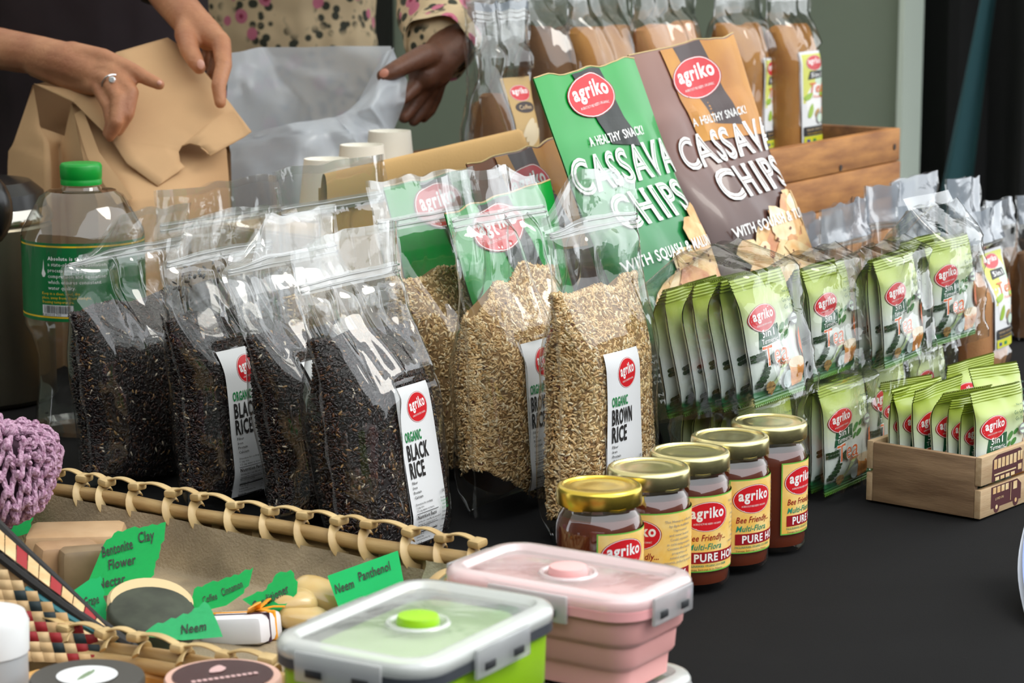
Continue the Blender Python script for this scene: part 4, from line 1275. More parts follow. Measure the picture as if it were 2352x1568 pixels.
gl = mat('bottle_label_green', srgb(16, 112, 58), .35)
P.rect(-.12, 0, .12, .083, gl, 60, 4)
P.rect(-.12, .0785, .12, .0803, INK['yellow'], 60); P.rect(-.12, .0035, .12, .0053, INK['yellow'], 60)
P.poly([(-.0445, .055), (-.0425, .0505), (-.0440, .047), (-.0465, .047), (-.048, .0505), (-.0462, .056), (-.0448, .066)], INK['white'])
for k, s in enumerate(('Absolute is the product of', 'a state-of-the-art distillation', 'process employing vapor', 'compression and ozonation', 'which ensures consistent', 'water quality.')):
    P.text(s, -.0395, .0650 - k * .0062, .0056, INK['white'], bold=.02 if k == 0 else 0, res=1)
for k, s in enumerate(('Keep in a clean, cool, dry', 'place, away from direct sunlight,', 'freezing temperature.')):
    P.text(s, -.0475, .0285 - k * .0045, .0042, INK['yellow'], res=1)
P.rect(-.0470, -.0, -.0100, .0, INK['white'])
P.rect(-.0475, .0058, -.012, .0170 + .0005, INK['paper'], 6, 2)
g = random.Random(2)
x = -.0455
while x < -.015:
    w = g.choice((.0004, .0006, .0010)); P.rect(x, .0090, x + w, .0170, INK['black']); x += w + g.choice((.0005, .0008))
P.text('4 800014 700', -.0470, .0062, .0040, INK['black'], res=1)
phb = math.atan2(-BY, -BX)
P.build('label', lambda u, v, h: np.stack([(.0652 + h) * np.cos(phb + np.asarray(u) / .0652), (.0652 + h) * np.sin(phb + np.asarray(u) / .0652), .127 + np.asarray(v)], 1), bt, lift=.0002, dl=.00004, maxlen=.005)

fl = WD(-62, 700, 2.80)
fk = thing('steel_flask', 'brushed steel flask with a black top at the left picture edge', 'flask', (fl[0], fl[1], .001))
STEEL = mat('brushed_steel', srgb(150, 142, 124), .32, 1.0, noise=.2, nscale=30, stretch=(1, 1, .05))
b = MB(); b.lathe([(.088, 0), (.092, .005), (.092, .20), (.090, .203)], 56); b.build('body', STEEL, fk, angle=30)
b = MB(); b.lathe([(.090, .203), (.0935, .206), (.0935, .212), (.088, .222), (.080, .224)], 56); b.build('rim', mat('polished_steel', srgb(180, 176, 166), .12, 1.0), fk, angle=30)
BLKP = mat('black_plastic', (.008, .008, .008), .25)
b = MB(); b.lathe([(.0875, .222), (.084, .238), (.070, .250), (.03, .256), (.0001, .257)], 48, cap=False); b.build('lid', BLKP, fk, angle=30)
hd = WD(-42, 485, 2.66)
b = MB(); b.ball((hd[0] - fl[0], hd[1] - fl[1], hd[2]), .034, 14, (1, 1, 1.25)); b.build('spout_knob', BLKP, fk)
b = MB(); b.tube([(hd[0] - fl[0], hd[1] - fl[1], hd[2]), (0, 0, .25)], .02); b.build('spout_arm', BLKP, fk)

# ================================================================ carton with upturned paper cups
KR = mat('kraft_board', srgb(206, 166, 106), .75, noise=.1, nscale=10, bump=.08, bscale=300)
k0, k1 = WD(735, 402, 2.70), WD(1196, 296, 2.94)
ky = math.atan2(k1[1] - k0[1], k1[0] - k0[0]); kl = float(np.hypot(k1[0] - k0[0], k1[1] - k0[1]))
kb = thing('cardboard_carton', 'kraft cardboard carton with a raised front flap under the cups', 'carton', (k0[0], k0[1], .001), (0, 0, ky))
for (nm, c0, s0) in (('front_panel', (kl / 2, .0015, .125), (kl, .003, .25)), ('back_panel', (kl / 2, .2185, .096), (kl, .003, .192)), ('side_panel', (.0015, .11, .096), (.003, .214, .192)), ('side_panel', (kl - .0015, .11, .096), (.003, .214, .192)), ('lid_panel', (kl / 2, .11, .1935), (kl - .006, .213, .003))):
    b = MB(); b.box(c0, s0); b.build(nm, KR, kb, smooth=False)
# the flap: a folded roll with a rounded end
f = MB()
zt = [k0[2], k1[2]]
def flap(u, v):
    z = (zt[0] + (zt[1] - zt[0]) * u)
    a = v * 2 * PI
    rnd = np.where(u > .965, np.sqrt(np.clip(1 - ((u - .965) / .035) ** 2, .05, 1)), 1)
    return np.stack([u * kl, -.006 + .005 * np.cos(a), z - .020 + (.021 * rnd) * np.sin(a)], 1)
f.grid(flap, 60, 20); f.build('front_flap', KR, kb, angle=0)
CUP = mat('paper_cup_white', srgb(240, 236, 224), .55)
for k, (px, py, d, lb) in enumerate(((750, 366, 2.86, 'nearest upturned white paper cup on the carton'), (831, 334, 2.95, 'middle upturned white paper cup on the carton'), (895, 302, 3.04, 'farthest upturned white paper cup, beside the plastic bag'))):
    q = WD(px, py, d)
    ht = q[2] - .1965 + .001
    cu = thing('paper_cup', lb, 'paper cup', (q[0], q[1], .1965), (0, 0, 0), 'upturned paper cups')
    b = MB(); b.lathe([(.0345, .0015), (.0265, ht), (.0255, ht), (.0245, ht - .006), (.0001, ht - .006)], 36, cap=False); b.build('cup_wall', CUP, cu, angle=40)
    b = MB(); b.lathe([(.0345, 0), (.0360, .001), (.0360, .003), (.0345, .004)], 36, cap=False); b.build('rolled_rim', CUP, cu, angle=40)

# ================================================================ brown paper bag being folded over
PAPER = mat('kraft_paper', srgb(206, 166, 122), .8, noise=.10, nscale=9, bump=.25, bscale=40)
pg = thing('paper_bag', 'large brown paper bag being folded shut by two hands', 'paper bag', WD(300, 805, 2.95) * np.array([1, 1, 0]) + np.array([0, 0, .001]))
PO = np.array(pg.location)
def sheet(name, rows, n=10, m=14, amp=.004, seed=0, parent=pg, mt=PAPER, org=PO, sharp=0):
    """Smooth sheet through rows of photo points (px, py, depth)."""
    Gp = np.array([[WD(*q) for q in r] for r in rows])
    Gp[..., 2] = np.maximum(Gp[..., 2], .004)
    Gp = Gp - org
    def interp(A, t):      # along first axis
        k = len(A) - 1
        x = t * k; i = np.clip(np.floor(x).astype(int), 0, k - 1); f = (x - i)
        return A[i], A[i + 1], f
    b = MB()
    def fn(u, v):
        A0, A1, fv = interp(Gp, v)
        k = Gp.shape[1] - 1
        x = u * k; i = np.clip(np.floor(x).astype(int), 0, k - 1); fu = (x - i)[:, None]
        r = np.arange(len(u))
        a = A0[r, i] * (1 - fu) + A0[r, i + 1] * fu
        c = A1[r, i] * (1 - fu) + A1[r, i + 1] * fu
        p = a * (1 - fv)[:, None] + c * fv[:, None]
        return p + np.outer(amp * fbm(u * 5 + seed, v * 5, seed), -FW)
    b.grid(fn, n, m)
    return b.build(name, mt, parent, angle=sharp)
# back wall of the bag body, then the folded gusset and the front
sheet('back_panel', [[(20, 880, 3.04), (300, 850, 3.16), (540, 830, 3.10)], [(24, 350, 3.02), (290, 250, 3.13), (530, 350, 3.08)], [(76, 196, 3.00), (275, 140, 3.08), (520, 300, 3.04)]], 12, 12)
sheet('side_gusset', [[(20, 880, 3.04), (120, 900, 2.96), (150, 900, 3.00), (235, 930, 2.88)], [(18, 350, 3.02), (115, 380, 2.94), (140, 400, 2.98), (225, 470, 2.87)], [(30, 330, 3.01), (112, 330, 2.955), (135, 340, 2.98), (190, 360, 2.90)], [(76, 196, 3.00), (92, 292, 2.98), (148, 312, 2.97), (165, 235, 2.96)]], 18, 16, .003, 3)
sheet('front_panel', [[(235, 930, 2.88), (300, 930, 2.83), (430, 900, 2.86), (545, 840, 2.98)], [(225, 470, 2.87), (300, 470, 2.84), (420, 455, 2.86), (528, 440, 2.97)], [(190, 360, 2.90), (290, 400, 2.87), (400, 400, 2.89), (520, 340, 2.96)], [(165, 235, 2.96), (260, 300, 2.95), (390, 330, 2.95), (500, 320, 2.98)]], 20, 20, .003, 5)
# inner pleat that catches the light
sheet('inner_pleat', [[(170, 262, 2.945), (190, 250, 2.94)], [(200, 360, 2.885), (228, 350, 2.88)], [(268, 470, 2.835), (305, 455, 2.83)]], 4, 12, .001, 7)
# the flap folded towards the camera, with its thumb notch
fp = [(78, 193, 2.965), (160, 205, 2.95), (268, 122, 3.00), (385, 88, 3.05), (430, 118, 3.04), (530, 240, 2.97), (578, 303, 2.93), (560, 316, 2.925), (482, 359, 2.90), (472, 348, 2.90), (455, 335, 2.905), (435, 330, 2.905), (418, 336, 2.905), (410, 350, 2.90), (413, 372, 2.895), (424, 385, 2.89), (362, 428, 2.865), (291, 376, 2.87), (256, 322, 2.89), (170, 236, 2.935)]
bm = bmesh.new()
vs = [bm.verts.new(WD(*q) - PO) for q in fp]
bm.faces.new(vs)
bmesh.ops.triangulate(bm, faces=bm.faces[:])
bmesh.ops.subdivide_edges(bm, edges=bm.edges[:], cuts=3, use_grid_fill=True)
for v in bm.verts:
    w_ = np.array(v.co) + PO
    q_ = proj(w_)
    v.co += Vector(-FW * float(.006 * fbm(np.array([q_[0] / 110]), np.array([q_[1] / 110]), 4)[0]))
ret = bmesh.ops.solidify(bm, geom=bm.faces[:], thickness=.0012)
me = bpy.data.meshes.new('folded_flap'); bm.to_mesh(me); bm.free()
me.materials.append(PAPER); me.polygons.foreach_set('use_smooth', np.ones(len(me.polygons), dtype=bool))
link('folded_flap', me, pg)

# ================================================================ thin white carrier bag
CARR = bpy.data.materials.new('carrier_plastic'); CARR.use_nodes = True
N, L = CARR.node_tree.nodes, CARR.node_tree.links
for q in list(N): N.remove(q)
o_ = N.new('ShaderNodeOutputMaterial'); d_ = N.new('ShaderNodeBsdfDiffuse'); t_ = N.new('ShaderNodeBsdfTranslucent'); x_ = N.new('ShaderNodeBsdfTransparent'); g_ = N.new('ShaderNodeBsdfGlossy')
for s_, c_ in ((d_, (.84, .89, .96, 1)), (t_, (.86, .91, .97, 1))): s_.inputs['Color'].default_value = c_
x_.inputs['Color'].default_value = (.9, .93, .96, 1); g_.inputs['Roughness'].default_value = .3
m1, m2, m3 = (N.new('ShaderNodeMixShader') for _ in range(3))
m1.inputs[0].default_value = .5; m2.inputs[0].default_value = .20; m3.inputs[0].default_value = .06
L.new(d_.outputs[0], m1.inputs[1]); L.new(t_.outputs[0], m1.inputs[2]); L.new(m1.outputs[0], m2.inputs[1]); L.new(x_.outputs[0], m2.inputs[2]); L.new(m2.outputs[0], m3.inputs[1]); L.new(g_.outputs[0], m3.inputs[2]); L.new(m3.outputs[0], o_.inputs[0])
cb = thing('carrier_bag', 'thin bluish white plastic bag held open above the cups', 'plastic bag', WD(700, 780, 3.15) * np.array([1, 1, 0]) + np.array([0, 0, .001]))
CO = np.array(cb.location)
sheet('back_wall', [[(520, 800, 3.28), (700, 790, 3.32), (860, 780, 3.28)], [(515, 420, 3.26), (690, 420, 3.32), (880, 400, 3.26)], [(520, 250, 3.24), (700, 240, 3.32), (925, 215, 3.22)], [(522, 122, 3.24), (600, 108, 3.30), (898, 106, 3.26)]], 30, 30, .018, 3, cb, CARR, CO)
sheet('front_wall', [[(515, 800, 3.12), (690, 810, 3.05), (860, 780, 3.12)], [(512, 430, 3.12), (680, 440, 3.06), (872, 400, 3.12)], [(530, 330, 3.14), (680, 315, 3.07), (800, 300, 3.09)], [(560, 312, 3.15), (660, 284, 3.09), (770, 268, 3.12)]], 30, 24, .014, 8, cb, CARR, CO)
sheet('gathered_side', [[(872, 400, 3.12), (905, 385, 3.18), (890, 400, 3.26)], [(800, 300, 3.09), (900, 312, 3.13), (905, 300, 3.24)], [(770, 268, 3.12), (850, 250, 3.11), (930, 235, 3.16)], [(790, 262, 3.14), (868, 200, 3.13), (936, 186, 3.16)], [(820, 240, 3.18), (880, 170, 3.16), (925, 165, 3.18)], [(880, 125, 3.24), (905, 110, 3.22), (900, 107, 3.25)]], 22, 40, .012, 12, cb, CARR, CO)
# ================================================================ collapsible lunch boxes
def rloop(hx, hy, r, n=8):
    pts = []
    for cx, cy, a0 in ((hx - r, hy - r, 0), (-hx + r, hy - r, 90), (-hx + r, -hy + r, 180), (hx - r, -hy + r, 270)):
        for k in range(n + 1):
            a = R(a0 + 90 * k / n)
            pts.append((cx + r * math.cos(a), cy + r * math.sin(a)))
    return pts
def rloft(mb, hx, hy, r, prof, cap0=True, cap1=True):
    """prof: (inset, z) rings of a rounded rectangle."""
    o = len(mb.v); K = None
    vs = []
    for ins, z in prof:
        lp = rloop(hx - ins, hy - ins, max(r - ins, .003))
        K = len(lp)
        vs += [(x, y, z) for x, y in lp]
    fs = []
    for j in range(len(prof) - 1):
        for i in range(K):
            k = (i + 1) % K
            fs.append((j * K + i, j * K + k, (j + 1) * K + k, (j + 1) * K + i))
    if cap0: fs.append(tuple(range(K - 1, -1, -1)))
    if cap1: fs.append(tuple(range((len(prof) - 1) * K, len(prof) * K)))
    mb.add(vs, fs)
FROST = film_mat('frosted_lid', haze=.62, gloss=1.0, rough=.25, bump=.05, bscale=40, hazecol=(.90, .93, .90), tint=(.95, .97, .95), back=.15)
FROSTP = film_mat('frosted_lid_pink', haze=.66, gloss=1.0, rough=.22, bump=.05, bscale=40, hazecol=(.95, .82, .82), tint=(.98, .92, .92), back=.15)
LIDWIN = film_mat('lid_window', haze=.26, gloss=1.3, rough=.12, bump=.12, bscale=28, hazecol=(.92, .94, .92), back=.2)
LATCH = film_mat('latch_clear', haze=.42, gloss=1.1, rough=.2, bump=0, hazecol=(.86, .88, .90), back=.3)
SLOT = mat('slot_dark', (.02, .022, .025), .5)
def lunch_box(label, cx, cy, hx, hy, zb, zt, bodym, rimm, lidm, knobm, inner, yaw=0, knob=True, steps=3):
    root = thing('lunch_box', label, 'lunch box', (cx, cy, zb), (0, 0, yaw), 'collapsible lunch boxes')
    H = zt - zb
    r = .026
    body = MB()
    prof = [(.020, 0), (.016, .001)]
    hb = H - .017
    for k in range(steps):
        z0, z1 = hb * k / steps, hb * (k + 1) / steps
        i0 = .016 - .0052 * k
        prof += [(i0, z0 + .002), (i0 - .001, z1 - .003), (i0 - .004, z1)]
    rloft(body, hx, hy, r, prof, True, True)
    body.build('silicone_body', bodym, root, angle=35)
    rim = MB(); rloft(rim, hx, hy, r, [(.004, H - .0175), (.0005, H - .0165), (.0005, H - .0105), (.003, H - .0095)], True, True); rim.build('collar', rimm, root, angle=35)
    lid = MB()
    rloft(lid, hx, hy, r, [(.001, H - .0105), (0, H - .0085), (0, H - .0045), (.002, H - .0015), (.005, H), (.0105, H), (.0135, H - .0025), (.0145, H - .0035)], False, False)
    lid.build('lid', lidm, root, angle=35)
    wn_ = MB(); rloft(wn_, hx - .0145, hy - .0145, r - .0145, [(0, H - .0035), (.0005, H - .0034)], False, True); wn_.build('lid_window', LIDWIN, root, angle=35)
    pn = MB(); rloft(pn, hx - .02, hy - .02, .02, [(0, H - .0085), (.001, H - .0080)], True, True); pn.build('seal_pad', inner, root, angle=35)
    if knob:
        k = MB(); k.lathe([(.0135, H - .0035), (.0135, H - .001), (.0125, H + .0015), (.008, H + .0022), (.0001, H + .0023)], 32, cap=False); k.build('vent_button', knobm, root, angle=40)
        k = MB(); k.lathe([(.0165, H - .0034), (.0180, H - .0020), (.0195, H - .0020), (.0205, H - .0034)], 36, cap=False); k.build('button_ring', lidm, root, angle=40)
    for (dx, dy, ln) in ((0, -1, hx), (0, 1, hx), (-1, 0, hy), (1, 0, hy)):
        a = math.atan2(dy, dx) + PI / 2
        wd = min(.062, ln * 1.05)
        c = MB()
        c.box((0, 0, .002), (wd, .003, .019), bev=.0012)
        M = Matrix.Translation((dx * (hx + .0022), dy * (hy + .0022), H - .0145)) @ Euler((0, 0, a)).to_matrix().to_4x4()
        c.xform(M); lt = c.build('latch', LATCH, root)
        for sx in (-1, 1):
            s = MB(); s.box((sx * wd * .27, 0, -.001), (wd * .20, .0042, .0052), bev=.0008); s.xform(M); s.build('slot', SLOT, lt)
    return root
LIME = mat('silicone_lime', srgb(150, 200, 10), .45)
PINK = mat('silicone_pink', srgb(236, 172, 168), .45)
lunch_box('lime green lunch box with a frosted lid and dark grey collar', 1.184, .838, .084, .059, .001, .125, LIME, mat('collar_grey', srgb(62, 66, 72), .4), FROST, mat('button_lime', srgb(150, 205, 20), .35), mat('pad_pale_green', srgb(168, 206, 130), .5), yaw=R(2), steps=3)
lunch_box('grey-lidded lunch box under the pink one', 1.362, .838, .050, .078, .001, .046, mat('silicone_grey', srgb(120, 124, 130), .5), mat('collar_grey', (0, 0, 0)), FROST, None, mat('pad_grey', srgb(150, 154, 158), .5), knob=False, steps=2)
lunch_box('pink lunch box with a frosted pink lid stacked on another box', 1.360, .838, .049, .079, .0462, .116, PINK, mat('collar_pink', srgb(240, 170, 172), .45), FROSTP, mat('button_pink', srgb(240, 180, 178), .4), mat('pad_pink', srgb(236, 156, 158), .5), steps=3)

# ================================================================ bamboo basket
BAM = mat('bamboo', srgb(196, 166, 114), .5, col2=srgb(156, 122, 74), nscale=16, stretch=(6, 1, 6), bump=.15, bscale=140)
BAMX = mat('bamboo_x', srgb(196, 166, 114), .5, col2=srgb(156, 122, 74), nscale=16, stretch=(1, 6, 6), bump=.15, bscale=140)
BAML = mat('bamboo_lash', srgb(202, 176, 126), .45, col2=srgb(172, 142, 92), nscale=26, bump=.15, bscale=160)
ax0, ax1, ay0, ay1, az = 1.262, 1.520, 1.004, 1.520, .057
bk = thing('bamboo_basket', 'shallow rectangular bamboo basket of soaps with a laced rim', 'basket', ((ax0 + ax1) / 2, (ay0 + ay1) / 2, .001))
BO = Vector(bk.location)
def L_(x, y, z): return (x - BO.x, y - BO.y, z - BO.z)
def rod(p0, p1, r, m, bow=0.0, n=24, nm='rim_rod'):
    b = MB(); pts = []
    for k in range(n + 1):
        t = k / n
        p = np.array(p0) * (1 - t) + np.array(p1) * t
        p[2] += bow * math.sin(PI * t) + .0012 * math.sin(t * 17 + p0[0] * 9)
        pts.append(L_(*p))
    rr = [r * (1 + .10 * (abs((k * 7 / n) % 1 - .5) > .46)) for k in range(n + 1)]
    b.tube(pts, rr, n=10); return b.build(nm, m, bk)
fz, fx1 = .034, 1.222   # the side nearest the camera sags and is not quite square
corners = [((ax1, ay0, az), (ax1, ay1, az), BAM), ((ax0, ay0, fz), (fx1, ay1, fz), BAM), ((ax0, ay0, fz), (ax1, ay0, az), BAMX), ((fx1, ay1, fz), (ax1, ay1, az), BAMX)]
for i, (p, q, m) in enumerate(corners):
    inward = ((-1, 0), (1, 0), (0, 1), (0, -1))[i]
    rod((p[0], p[1], p[2]), (q[0], q[1], q[2]), .0062, m)
    rod((p[0] - inward[0] * .011, p[1] - inward[1] * .011, p[2] - .004), (q[0] - inward[0] * .011, q[1] - inward[1] * .011, q[2] - .004), .0054, m)
    for k in range(3 if i == 0 else 2):
        b = MB(); z0 = .004 + (.0155 if i == 0 else .0135) * k
        tx = (q[0] - p[0], q[1] - p[1]); ln = math.hypot(*tx)
        b.box((0, 0, 0), (ln, .0022, .0138), bev=.0006)
        b.xform(Matrix.Translation(L_((p[0] + q[0]) / 2 - inward[0] * (.006 + .0012 * (k % 2)), (p[1] + q[1]) / 2 - inward[1] * (.006 + .0012 * (k % 2)), z0 + .008)) @ Euler((0, 0, math.atan2(tx[1], tx[0]))).to_matrix().to_4x4())
        b.build('wall_slat', m, bk)
    ns = int(ln / .042)
    for k in range(ns):
        t = (k + .5) / ns
        b = MB(); b.box(L_(p[0] + tx[0] * t - inward[0] * .0035, p[1] + tx[1] * t - inward[1] * .0035, .028 if i == 0 else .017), (.003 if abs(inward[0]) else .008, .008 if abs(inward[0]) else .003, .050 if i == 0 else .028), bev=.0005)
        b.build('stake', BAML, bk)
    # lacing: a strip wrapped over the rods, tied on top, arched on to the next tie
    sp = .0335
    nl = int(ln / sp)
    g = random.Random(30 + i)
    ts = [(k + .5 + g.uniform(-.16, .16)) / nl for k in range(nl)]
    azt = [p[2] + (q[2] - p[2]) * t for t in ts]
    zc = [a_ + .0125 + g.uniform(-.001, .002) for a_ in azt]
    d = np.array([tx[0] / ln, tx[1] / ln, 0.0]); inn = np.array([inward[0], inward[1], 0.0])
    for k, t in enumerate(ts):
        c = np.array([p[0], p[1], 0.0]) + d * ln * t
        b = MB()
        wrap = []
        slant = .018 * (1 if i % 2 == 0 else -1)
        for s in range(15):
            a = R(-75 + 215 * s / 14)
            rx, rz = .0142, .0120
            q3 = c - inn * .0055 + inn * rx * math.cos(a) + np.array([0, 0, azt[k] - .003 + rz * math.sin(a)]) + d * slant * (s / 14 - .55)
            wrap.append(L_(*q3))
        b.tube(wrap, 1.0, n=8, flat=(.0044, .0008), up=tuple(d))
        b.box(L_(*(c - inn * .004 + np.array([0, 0, zc[k]]))), (.0120, .0130, .0066), (R(8 * g.uniform(-1, 1)), R(10 * g.uniform(-1, 1)), math.atan2(d[1], d[0]) + g.uniform(-.3, .3)), bev=.0022)
        if k < nl - 1:
            c2 = np.array([p[0], p[1], 0.0]) + d * ln * ts[k + 1]
            arch = []
            for s in range(13):
                f = s / 12
                q3 = c * (1 - f) + c2 * f - inn * .004
                arch.append(L_(q3[0], q3[1], zc[k] * (1 - f) + zc[k + 1] * f + .0042 * math.sin(PI * f) + .001))
            b.tube(arch, 1.0, n=8, flat=(.0040, .0009), up=(0, 0, 1))
        b.build('rim_lacing', BAML, bk)
b = MB(); b.box(L_((ax0 + ax1) / 2, (ay0 + ay1) / 2, .003), (ax1 - ax0 - .004, ay1 - ay0 - .004, .004)); b.build('basket_floor', BAM, bk, smooth=False)
# waxed paper lining
LIN = mat('waxed_paper', srgb(168, 150, 122), .55, col2=srgb(132, 118, 96), nscale=22, bump=.5, bscale=420)
ln_ = MB()
def liner(u, v):
    y = 1.490 - u * .462
    w = np.clip(v / .22, 0, 1)
    fl = np.clip((v - .22) / .78, 0, 1)
    top = .0535 - .010 * u
    x = ax1 - .0095 - .012 * w - fl * (.205)
    z = top * (1 - w) + .0085 * w + .0028 * fbm(u * 9, v * 9, 6) * (v > .01) + .002
    x = x + .004 * fbm(u * 8, v * 3, 9) * (1 - fl)
    return np.stack([x, y, z], 1)
ln_.grid(liner, 60, 40)
tag(ln_.build('paper_liner', LIN, angle=0), 'wrinkled waxed paper lining the bamboo basket', 'paper')
lf = MB()
lf.grid(lambda u, v: np.stack([1.505 + .004 * fbm(u * 5, v * 5, 3) - .010 * (1 - v), 1.058 - u * .040, .016 + v * .040], 1), 10, 10)
tag(lf.build('paper_scrap', mat('waxed_paper_green', srgb(176, 172, 142), .55, noise=.2, nscale=60, bump=.4, bscale=500), angle=0), 'torn piece of waxed paper at the basket corner by the pink box', 'paper')

# ================================================================ soaps
SOAP = mat('soap_tan', srgb(196, 164, 126), .45, col2=srgb(178, 144, 106), nscale=30, sss=.08)
def soap_bar(label, px, py, z, size, rot, m, topm=None):
    p = W(px, py, z)
    o = MB(); o.box((0, 0, 0), size, bev=.006)
    ob = o.build('soap_bar', m)
    ob.location = tuple(p); ob.rotation_euler = rot
    return tag(ob, label, 'soap', 'handmade soaps in the basket')
soap_bar('tan soap bar lying flat at the back of the basket by the note', 175, 1252, .034, (.062, .080, .030), (0, R(2), R(38)), SOAP)
soap_bar('tan soap bar standing on edge in front of the flat one', 152, 1300, .030, (.026, .052, .040), (R(4), R(-3), R(62)), mat('soap_tan_dark', srgb(176, 142, 106), .45, col2=srgb(150, 116, 84), nscale=30))
soap_bar('darker tan soap bar with a green speck beside the tall note', 205, 1310, .029, (.024, .050, .040), (R(2), R(2), R(58)), mat('soap_olive', srgb(142, 120, 90), .45, col2=srgb(120, 100, 74), nscale=30))
p = W(345, 1418, .0275)
rs = thing('round_soap', 'round dark green soap with a cream top layer', 'soap', tuple(p), (R(14), R(-9), R(0)), 'handmade soaps in the basket')
b = MB(); b.lathe([(.029, -.014), (.032, -.012), (.0325, .010), (.030, .0125), (.0001, .013)], 36); b.xform(Matrix.Translation((.005, .005, 0))); b.build('cream_layer', mat('soap_cream', srgb(206, 182, 138), .5), rs, angle=40)
b = MB(); b.lathe([(.030, -.0145), (.033, -.0125), (.0335, .008), (.0320, .0110), (.0300, .0122), (.0001, .0126)], 36); b.xform(Matrix.Translation((-.0045, -.0045, .0006))); b.build('dark_layer', mat('soap_dark_green', srgb(62, 68, 54), .5, col2=srgb(40, 44, 34), nscale=60), rs, angle=40)
YS = mat('soap_amber', srgb(208, 184, 130), .25, col2=srgb(190, 158, 98), nscale=20, sss=.2, coat=.3)
for k, (px, py, z, sx, sy, sz, lb) in enumerate(((668, 1392, .026, .016, .021, .013, 'round yellowish soap leaning on the conditioner note'), (695, 1418, .020, .014, .022, .009, 'flat amber soap in front of the round yellowish one'), (735, 1372, .026, .018, .024, .013, 'amber soap slab leaning behind the plain green note'))):
    p = W(px, py, z)
    o = MB(); o.ball((0, 0, 0), 1.0, 14)
    for i, q in enumerate(o.v):
        s3 = [math.copysign(abs(c) ** .75, c) for c in q]
        o.v[i] = (s3[0] * sx, s3[1] * sy, s3[2] * sz)
    ob = o.build('amber_soap', YS); ob.location = tuple(p); ob.rotation_euler = (R(10 * k), R(-8), R(50 - 15 * k))
    tag(ob, lb, 'soap', 'handmade soaps in the basket')
p = W(553, 1442, .018)
ws = thing('wrapped_soap', 'white paper wrapped soap with a dark stripe and orange ribbon', 'soap', tuple(p), (R(-8), R(6), R(12)))
b = MB(); b.box((0, 0, 0), (.038, .054, .022), bev=.005); b.build('wrapper', mat('wrap_white', srgb(226, 224, 228), .5), ws)
b = MB(); b.box((-.004, 0, .0004), (.0030, .0545, .0226), bev=.001); b.build('stripe', mat('ink_plum', srgb(60, 30, 50), .5), ws)
RIB = mat('ribbon_orange', srgb(236, 158, 30), .5)
b = MB(); b.box((.006, 0, .0004), (.0030, .0548, .0228), bev=.001); rb = b.build('ribbon', RIB, ws)
for s_ in (-1, 1):
    b = MB(); b.tube([(.006, -.012, .0125), (.006 + s_ * .009, -.018, .019), (.006 + s_ * .017, -.015, .016), (.006 + s_ * .010, -.011, .0135), (.006, -.012, .0125)], 1.0, n=6, flat=(.0030, .0006)); b.build('bow_loop', RIB, rb)
    b = MB(); b.tube([(.006, -.012, .0125), (.006 + s_ * .008, -.022, .0135), (.006 + s_ * .012, -.030, .0125)], 1.0, n=6, flat=(.0028, .0006)); b.build('bow_tail', RIB, rb)

# ================================================================ handwritten green notes
NOTE = mat('note_green', srgb(22, 196, 100), .7, noise=.06, nscale=300)
NOTEL = mat('note_green_pale', srgb(70, 208, 136), .7, noise=.06, nscale=300)
def note(label, outline, d0, lean, lines, wavy=None, m=NOTE, cat='note'):
    """outline in photo points; the sheet stands at depth d0 and leans back."""
    y0 = max(q[1] for q in outline)
    def at(px, py, lift=0.0):
        return WD(px, py, d0 + lean * (y0 - py) / 1000.0 - lift)
    org = at(sum(q[0] for q in outline) / len(outline), y0)
    pts = []
    for i, q in enumerate(outline):
        q2 = outline[(i + 1) % len(outline)]
        ln = math.hypot(q2[0] - q[0], q2[1] - q[1])
        n = max(1, int(ln / 9))
        for k in range(n):
            f = k / n
            x, y = q[0] * (1 - f) + q2[0] * f, q[1] * (1 - f) + q2[1] * f
            if wavy and i in wavy:
                a = 3.0 * math.sin(k * 2.1)
                x += a * (q2[1] - q[1]) / ln; y -= a * (q2[0] - q[0]) / ln
            pts.append((x, y))
    bm = bmesh.new()
    vs = [bm.verts.new(at(*q) - org) for q in pts]
    f = bm.faces.new(vs)
    bmesh.ops.solidify(bm, geom=[f], thickness=.0005)
    bmesh.ops.triangulate(bm, faces=bm.faces[:])
    me = bpy.data.meshes.new('card'); bm.to_mesh(me); bm.free(); me.materials.append(m)
    root = thing('paper_note', label, 'note', tuple(org), (0, 0, 0), 'green handwritten notes in the basket')
    link('card', me, root)
    P = Print()
    for (s, x, y, size, rot, wd) in lines:
        P.text(s, x, -y, size, INK['black'], rot=rot, shear=.25, width=wd, bold=.014, res=2)
    if lines:
        P.build('handwriting', lambda u, v, h: np.array([at(a, -b_, h) - org for a, b_ in zip(u, v)]), root, lift=.0012, dl=.00002)
note('green note with black writing half hidden by the purple crochet', [(-30, 1245), (-30, 1150), (70, 1130), (75, 1180), (72, 1222), (30, 1235)], 2.085, .3, [('our', 8, 1188, 30, .16, 30)], wavy=(2, 3))
note('tall green note reading bentonite clay flower nectar', [(204, 1332), (222, 1290), (238, 1250), (262, 1224), (300, 1212), (340, 1208), (381, 1198), (378, 1230), (366, 1270), (354, 1310), (344, 1345), (290, 1356), (240, 1368)], 1.900, .35,
     [('Bentonite', 236, 1279, 34, .28, 74), ('Clay', 320, 1246, 34, .22, 38), ('Flower', 250, 1308, 32, .22, 66), ('Nectar', 226, 1352, 32, .22, 66)], wavy=(2, 3, 4, 5, 7, 8, 9))
note('pale green note reading grape beside the woven pouch', [(163, 1360), (200, 1334), (231, 1322), (242, 1380), (252, 1442), (210, 1440)], 1.845, .3, [('Grape', 196, 1392, 30, .25, 34)], wavy=(1, 2, 3), m=mat('note_green_mid', srgb(26, 204, 122), .7))
